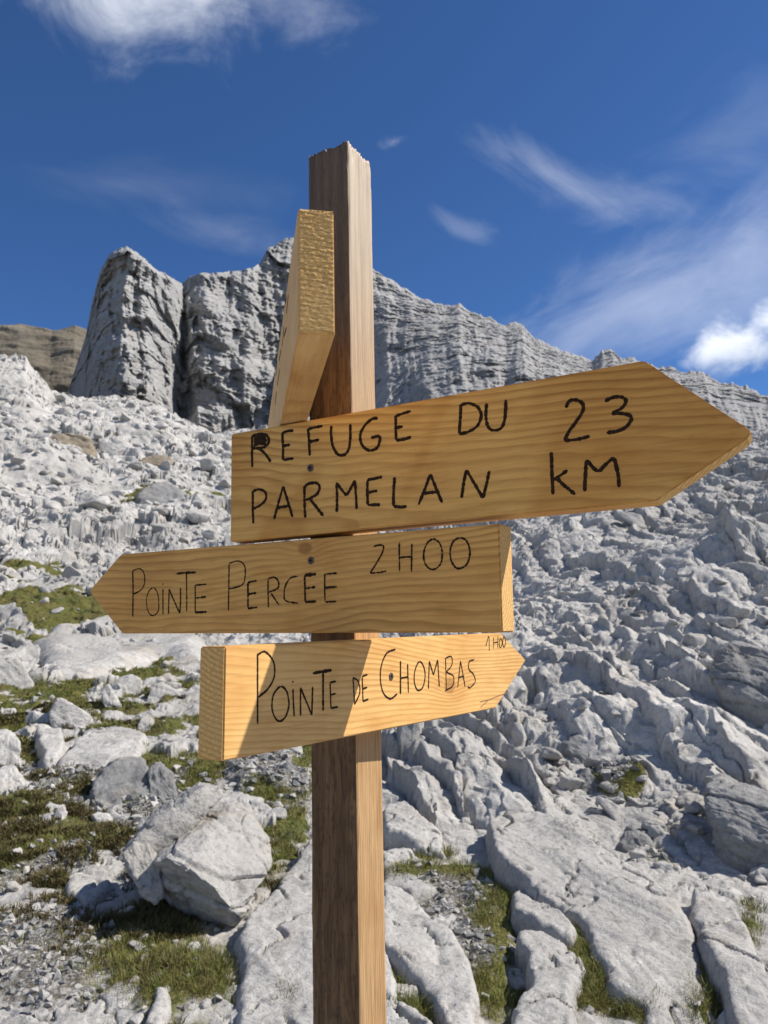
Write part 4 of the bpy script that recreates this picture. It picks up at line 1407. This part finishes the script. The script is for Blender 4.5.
# --- upper board, pointing right
B1 = Board((-.0890, 1.0139, 0), (.8767, -.4810, .0049), (-.0043, .0023, 1.0), (-.4810, -.8767, 0))
poly1 = [(-.1438, .1229), (.4263, .1229), (.5185, .1770), (.5235, .1840), (.5180, .1905), (.4259, .2772), (-.1432, .2772)]
b1 = prism('arrow_board', poly1, TH, W1, ENDW, (1, 2, 3, 4, 6))
attach(b1, B1.m)
b1['label'] = 'large arrow board pointing right with two lines of black lettering'
oA, sA = (220, 380), 3.84
refuge = [[(124, 212), (123, 270), (124, 336)], (1.1, [(124, 215), (152, 207), (180, 213), (188, 235), (176, 254), (152, 262), (126, 262)]),
          (1.3, [(130, 226), (155, 216), (178, 222)]), (1.3, [(130, 238), (155, 228), (182, 234)]), (1.3, [(130, 250), (155, 242), (178, 246)]),
          [(150, 262), (175, 285), (196, 315)],
          [(240, 200), (242, 250), (243, 308)], [(240, 203), (262, 196), (283, 194)], [(242, 254), (270, 249)], [(243, 308), (265, 303), (284, 302)],
          [(338, 186), (342, 235), (345, 292)], [(338, 188), (365, 182), (394, 176)], [(342, 238), (362, 233), (382, 229)],
          [(428, 175), (427, 210), (434, 255), (452, 285), (475, 288), (493, 270), (500, 230), (500, 168)],
          [(607, 146), (585, 150), (560, 170), (540, 205), (542, 240), (560, 265), (585, 270), (607, 255), (614, 228), (612, 213)], [(580, 222), (614, 214)],
          [(675, 135), (675, 185), (677, 232)], [(675, 138), (705, 128), (733, 119)], [(675, 184), (703, 178)], [(677, 232), (705, 228), (735, 219)],
          [(126, 425), (126, 490), (128, 552)], [(126, 427), (150, 420), (173, 430), (177, 455), (160, 477), (128, 495)],
          [(208, 535), (225, 470), (243, 408)], [(243, 408), (262, 470), (279, 527)], [(217, 492), (268, 482)],
          [(325, 405), (325, 470), (328, 530)], [(325, 408), (345, 397), (372, 396), (383, 415), (372, 438), (345, 455), (328, 460)], [(345, 455), (372, 490), (398, 522)],
          [(449, 508), (450, 450), (448, 393)], [(448, 393), (470, 425), (487, 444)], [(487, 444), (505, 410), (518, 385)], [(518, 385), (522, 440), (525, 497)],
          [(566, 384), (566, 430), (568, 480)], [(566, 384), (595, 378), (624, 372)], [(566, 432), (590, 428), (605, 426)], [(568, 480), (590, 479), (615, 479)],
          [(671, 372), (667, 430), (666, 484)], [(666, 484), (690, 488), (718, 486)]]
oB, sB = (400, 360), 2.954
du23 = [[(180, 130), (178, 175), (175, 218)], [(180, 132), (205, 128), (230, 140), (240, 165), (228, 195), (200, 213), (175, 218)],
        [(256, 128), (254, 170), (262, 200), (280, 208), (300, 200), (310, 170), (313, 117)],
        [(490, 142), (500, 122), (520, 118), (540, 130), (540, 150), (522, 180), (500, 210), (485, 238)], [(485, 238), (520, 235), (562, 225)],
        [(605, 122), (630, 110), (655, 110), (668, 122), (655, 142), (625, 158)], [(625, 158), (655, 158), (680, 165), (682, 180), (665, 200), (640, 211), (610, 215)],
        [(55, 428), (72, 385), (90, 337)], [(90, 337), (105, 375), (125, 422)], [(65, 395), (115, 388)],
        [(182, 408), (188, 365), (196, 325)], [(196, 325), (220, 365), (245, 408)], [(245, 408), (255, 370), (264, 327)],
        [(447, 272), (449, 335), (452, 398)], [(495, 325), (475, 340), (452, 355)], [(462, 348), (485, 370), (518, 398)],
        [(546, 388), (548, 340), (551, 295)], [(551, 295), (570, 318), (588, 330)], [(588, 330), (612, 305), (633, 288)], [(633, 288), (643, 330), (648, 376)]]
conv = lambda strokes, o, s: [(st[0], [(o[0] + a / s, o[1] + b / s) for a, b in st[1]]) if isinstance(st[0], (int, float))
                              else [(o[0] + a / s, o[1] + b / s) for a, b in st] for st in strokes]
for wd in words(B1, conv(refuge, oA, sA) + conv(du23, oB, sB)):
    lettering(B1, b1, wd, (0, 0), 1.0, .0021, wobble=.38, gaps=.12)
screw(B1, b1, 310.5, 468)

# --- middle board, pointing left
B2 = Board((-.0890, 1.0139, 0), (.8505, -.5259, -.0106), (.0090, -.0056, .9999), (-.5260, -.8505, 0))
poly2 = [(-.3714, -.0053), (.2564, -.0053), (.2564, .1168), (-.3812, .1168), (-.4490, .0660), (-.4525, .0620), (-.4490, .0570)]
b2 = prism('arrow_board', poly2, TH, W2, ENDW, (1, 3, 4, 5, 6))
attach(b2, B2.m)
b2['label'] = 'middle arrow board pointing left with thin dotted lettering'
oC, sC = (110, 520), 3.072
perc = [(1.3, [(70, 155), (71, 225), (70, 298)]), [(70, 155), (92, 150), (105, 165), (106, 195), (95, 215), (73, 228)],
        (.8, [(133, 208), (118, 222), (112, 250), (118, 282), (132, 294), (148, 280), (150, 250), (145, 222), (133, 208)]),
        [(163, 212), (163, 250), (163, 290)], [(163, 195), (164, 199)],
        [(180, 288), (181, 250), (182, 212)], [(182, 212), (198, 250), (215, 287)], [(215, 287), (217, 250), (217, 208)],
        [(235, 165), (236, 220), (236, 280)], (1.5, [(202, 165), (235, 162), (264, 161)]),
        [(262, 200), (262, 240), (262, 284)], [(262, 200), (297, 197)], (1.3, [(262, 240), (295, 236)]), (1.4, [(262, 284), (298, 282)]),
        [(366, 135), (365, 205), (364, 278)], [(366, 133), (395, 126), (413, 140), (415, 175), (405, 200), (366, 212)],
        (1.4, [(424, 190), (424, 230), (424, 272)]), (1.3, [(424, 192), (452, 186)]), (1.3, [(424, 228), (450, 224)]), (1.3, [(424, 272), (454, 268)]),
        [(486, 182), (486, 225), (487, 268)], [(486, 180), (505, 176), (518, 190), (515, 210), (488, 222)], [(495, 225), (508, 245), (520, 262)],
        [(580, 172), (555, 178), (540, 200), (535, 225), (540, 248), (578, 256)],
        (1.3, [(598, 170), (599, 210), (600, 252)]), (1.9, [(598, 170), (634, 166)]), (1.4, [(600, 210), (632, 206)]), (1.4, [(600, 252), (634, 250)]),
        [(660, 165), (660, 210), (661, 252)], [(660, 166), (698, 163)], (1.3, [(662, 208), (698, 205)]), [(661, 252), (696, 250)]]
oD, sD = (340, 520), 4.042
h200 = [[(135, 108), (155, 102), (175, 105), (172, 130), (150, 170), (122, 215)], [(122, 215), (160, 212), (188, 206)],
        [(240, 90), (240, 150), (241, 208)], [(291, 95), (290, 150), (289, 210)], [(241, 152), (290, 148)],
        [(375, 78), (350, 98), (338, 145), (350, 185), (378, 200), (408, 175), (413, 125), (400, 90), (375, 78)],
        [(485, 72), (458, 88), (445, 130), (455, 175), (480, 197), (515, 175), (525, 125), (512, 85), (485, 72)]]
for wd in words(B2, conv(perc, oC, sC) + conv(h200, oD, sD)):
    lettering(B2, b2, wd, (0, 0), 1.0, .00125, wobble=.4, gaps=.55)
screw(B2, b2, 311, 560.5)

# --- lower board, pointing to the right and away
B3 = Board((.0063, 1.0424, 0), (.5391, .8421, -.0135), (.0073, .0114, .9999), (.8422, -.5392, 0))
poly3 = [(-.3076, -.1293), (.3170, -.1293), (.4440, -.0600), (.4481, -.0571), (.4440, -.0530), (.3480, -.0160), (-.3076, -.0197)]
poly3[5] = (.3480, -.0085)
b3 = prism('arrow_board', poly3, TH, W3, ENDW, (1, 2, 3, 4, 6))
attach(b3, B3.m)
b3['label'] = 'lower arrow board in the sun pointing right and away from the viewer'
oF, sF = (220, 620), 2.4
chom = [[(90, 80), (90, 165), (90, 250)], [(88, 85), (108, 76), (128, 100), (130, 135), (115, 165), (92, 185)],
        [(145, 160), (128, 180), (125, 215), (138, 242), (155, 235), (165, 205), (160, 172), (145, 160)],
        [(175, 165), (176, 200), (178, 232)], [(174, 146), (175, 150)],
        [(193, 230), (193, 162)], [(193, 162), (207, 196), (220, 228)], [(220, 228), (222, 160)],
        (1.4, [(247, 125), (247, 170), (247, 218)]), (1.5, [(222, 128), (245, 124), (268, 120)]),
        [(264, 150), (265, 180), (266, 212)], [(264, 150), (278, 147)], [(265, 180), (278, 176)], [(266, 212), (283, 208)],
        [(319, 138), (321, 170), (323, 203)], [(319, 138), (332, 148), (335, 175), (323, 203)],
        [(341, 135), (342, 165), (343, 195)], [(341, 135), (354, 131)], [(342, 165), (353, 162)], [(343, 195), (356, 190)],
        (1.1, [(421, 70), (400, 80), (387, 110), (385, 145), (392, 175), (408, 189), (425, 178)]),
        (1.6, [(433, 98), (433, 138), (433, 178)]), (1.2, [(450, 105), (451, 140), (452, 175)]), [(433, 140), (452, 136)],
        [(478, 100), (468, 120), (466, 148), (474, 168), (486, 162), (492, 135), (488, 110), (478, 100)],
        [(500, 165), (502, 98)], [(502, 98), (512, 132)], [(512, 132), (522, 95)], [(522, 95), (526, 160)],
        [(540, 92), (555, 88), (556, 108), (543, 125)], [(543, 125), (560, 135), (558, 158), (540, 170)], [(541, 92), (543, 168)],
        [(570, 162), (577, 98)], [(577, 98), (588, 160)], [(572, 138), (586, 135)],
        [(610, 95), (598, 100), (597, 118), (608, 130), (612, 148), (600, 162), (594, 160)]]
oH, sH = (440, 500), 4.267
h100 = [(.8, [(195, 625), (208, 582), (210, 645)]), (.8, [(228, 585), (227, 635)]), (.8, [(247, 580), (246, 632)]), (.8, [(228, 610), (246, 606)]),
        (.8, [(258, 590), (252, 615), (258, 630), (265, 610), (258, 590)]), (.8, [(272, 582), (267, 610), (273, 628), (280, 605), (272, 582)])]
for wd in words(B3, conv(chom, oF, sF) + conv(h100, oH, sH)):
    lettering(B3, b3, wd, (0, 0), 1.0, .0013, wobble=.3, gaps=.25)
lettering(B3, b3, conv([[(170, 862), (215, 850), (250, 835), (292, 820)], [(172, 885), (205, 855)]], oH, sH), (0, 0), 1.0, .0007, 'crack', CRACK)
screw(B3, b3, 391, 676.5)

# --- topmost board, seen on its end
B4 = Board((-.0778, .7087, 0), (-.1831, .9831, 0), (0, 0, 1.), (-.9831, -.1831, 0))


def end_board():
    """long board whose sawn near end is rough: dense grid on that end"""
    T4, z0, z1, Lg = .0353, .2790, .4058, 1.02
    o = prism('arrow_board', [(.004, z0), (Lg - .09, z0), (Lg, (z0 + z1) / 2), (Lg - .09, z1), (.004, z1)], T4, W4, ENDW, (1, 2, 4), bevel=.0012)
    ny, nz = 46, 150
    yy, zz = np.meshgrid(np.linspace(.0006, T4 - .0006, ny), np.linspace(z0 + .0006, z1 - .0006, nz))
    h = fbm2(yy * 230, zz * 380, 4, .6, 160)
    saw = np.clip(fbm2(yy * 110, zz * 700, 2, .6, 165), -1, 1)
    k = .3 + .5 * sstep(zz, z0 + .045, z0 + .06)
    d = -.0005 - k * (.0006 * h + .0006 * saw)
    d[0] = d[-1] = .006; d[:, 0] = .006; d[:, -1] = .006
    v = np.stack([d, yy, zz], -1).reshape(-1, 3)
    e = mesh_obj('end_grain', v, grid_faces(nz, ny)[:, ::-1], ENDW)
    e.parent = o
    return o


b4 = end_board()
attach(b4, B4.m)
b4['label'] = 'topmost arrow board seen end on with rough sawn end towards the viewer'
oG, sG = (250, 190), 4.096
marks = [[(158, 430), (150, 505)], [(150, 440), (143, 470)], [(140, 560), (133, 640)], [(150, 565), (140, 600)], [(128, 655), (120, 700)], [(122, 735), (113, 800)], [(112, 700), (107, 760)], [(110, 825), (104, 880)]]
lettering(B4, b4, conv(marks, oG, sG), (0, 0), 1.0, .0016)

# ------------------------------------------------------------------ gravel, grass and heath
TINY = [random_block(500 + k, 1.0, .75, .5, 8, 0, amp=.0, freq=2.) for k in range(8)]


def pick(weight, n, rmax, seed):
    """ground points drawn with a weight per grid cell (by area seen, so that near and far are covered alike)"""
    gq = np.random.default_rng(seed)
    r = GR[:, None] + 0 * GTH[None]
    A = np.abs(GTH)[None] < math.radians(36)
    w_ = np.where((r < rmax) & (r > 2.6) & A, weight, 0) * np.sqrt(r)
    p = w_.ravel() / w_.sum()
    idx = gq.choice(len(p), n, p=p)
    i, j = np.divmod(idx, len(GTH))
    i = np.clip(i, 0, len(GR) - 2); j = np.clip(j, 0, len(GTH) - 2)
    a, b = gq.uniform(0, 1, (n, 1)), gq.uniform(0, 1, (n, 1))
    P = GV[i, j] * (1 - a) * (1 - b) + GV[i, j + 1] * a * (1 - b) + GV[i + 1, j] * (1 - a) * b + GV[i + 1, j + 1] * a * b
    return P, gq


gw = GSOIL * np.clip(GGRAV + .06, 0, 1)
P, gq = pick(gw, 8000, 13, 21)
r = np.hypot(P[:, 0], P[:, 1])
s = np.clip(.010 * (9. ** (gq.uniform(0, 1, len(P)) ** 3.4)), .008, .07) * np.clip(r / 4.5, .8, 2.2)
V, Fc, n = [], [], 0
for k in range(len(P)):
    v, f = TINY[gq.integers(8)]
    q = v @ rot_m(gq, .5).T * s[k] + P[k] + np.array([0, 0, s[k] * .12])
    V.append(q); Fc.append(f + n); n += len(v)
o = mesh_obj('gravel', np.vstack(V), np.vstack(Fc), ROCK_DARK, smooth=False)
o.data.materials.append(ROCK)
which = np.repeat(gq.uniform(0, 1, len(V)) < .5, [len(q) for q in Fc])
if len(which) == len(o.data.polygons): o.data.polygons.foreach_set('material_index', which.astype(np.int32))
tag(o, 'grey gravel strewn over the path and the gaps between rocks', kind='stuff')


def tufts(name, weight, n_t, blades, rmax, h0, w0, seed, mat, spread, label, lean=.9):
    P, gq = pick(weight, n_t, rmax, seed)
    r = np.hypot(P[:, 0], P[:, 1])
    N = n_t * blades
    base = np.repeat(P, blades, 0); rr = np.repeat(r, blades)
    tone = np.repeat(gq.uniform(0, 1, n_t), blades)
    tone = np.clip(tone + gq.normal(0, .12, N), 0, 1)
    hh = np.repeat(gq.uniform(.5, 1.3, n_t), blades) * gq.uniform(.6, 1.2, N) * h0
    a = gq.uniform(0, 2 * np.pi, N)
    off = np.stack([np.cos(a), np.sin(a)], 1) * (gq.uniform(0, 1, N) ** .7 * spread)[:, None]
    base = base.copy(); base[:, :2] += off; base[:, 2] -= .006
    ln = gq.uniform(.1, lean, N)
    out = np.stack([np.cos(a), np.sin(a)], 1)
    wd = w0 * np.clip(rr / 4.5, .8, 3.) * gq.uniform(.6, 1.2, N)
    b = a + np.pi / 2 + gq.normal(0, .6, N)
    side = np.stack([np.cos(b), np.sin(b), 0 * b], 1) * wd[:, None]
    mid = base + np.concatenate([out * (ln * .35 * hh)[:, None], (hh * .6)[:, None]], 1)
    tip = base + np.concatenate([out * (ln * 1.1 * hh)[:, None], (hh * (1.02 - .3 * ln))[:, None]], 1)
    V = np.stack([base - side, base + side, mid + side * .7, mid - side * .7, tip + side * .1, tip - side * .1], 1).reshape(-1, 3)
    k = np.arange(N)[:, None] * 6
    F4 = np.concatenate([k + np.array([0, 1, 2, 3]), k + np.array([3, 2, 4, 5])])
    o = mesh_obj(name, V, F4, mat, smooth=False, attrs={'tone': np.repeat(tone, 6)})
    tag(o, label, kind='stuff')


gx, gy = GV[..., 0], GV[..., 1]
patch = fbm2(gx / .7, gy / .7, 3, .5, 181)
gwt = GSOIL * (1 - .93 * GGRAV)
tufts('grass', gwt * np.clip(.55 + patch, .05, 1), 19000, 9, 16, .045, .0017, 31, GRASSM, .045, 'short tufted alpine grass between the rocks')
PXg, PYg = proj(GV.reshape(-1, 3) - 0)
hz = np.exp(-(((PXg - 45) / 75) ** 2 + ((PYg - 850) / 60) ** 2)) + .9 * np.exp(-(((PXg - 150) / 70) ** 2 + ((PYg - 890) / 50) ** 2)) + .5 * np.exp(-(((PXg - 40) / 60) ** 2 + ((PYg - 700) / 30) ** 2))
hz = hz.reshape(GSOIL.shape)
tufts('heath', GSOIL * (1 - .8 * GGRAV) * hz * np.clip(.4 + fbm2(gx / .35, gy / .35, 3, .5, 185), 0, 1), 7000, 10, 11, .045, .0034, 33, HEATHM, .03, 'low brown green heath by the path', .9)
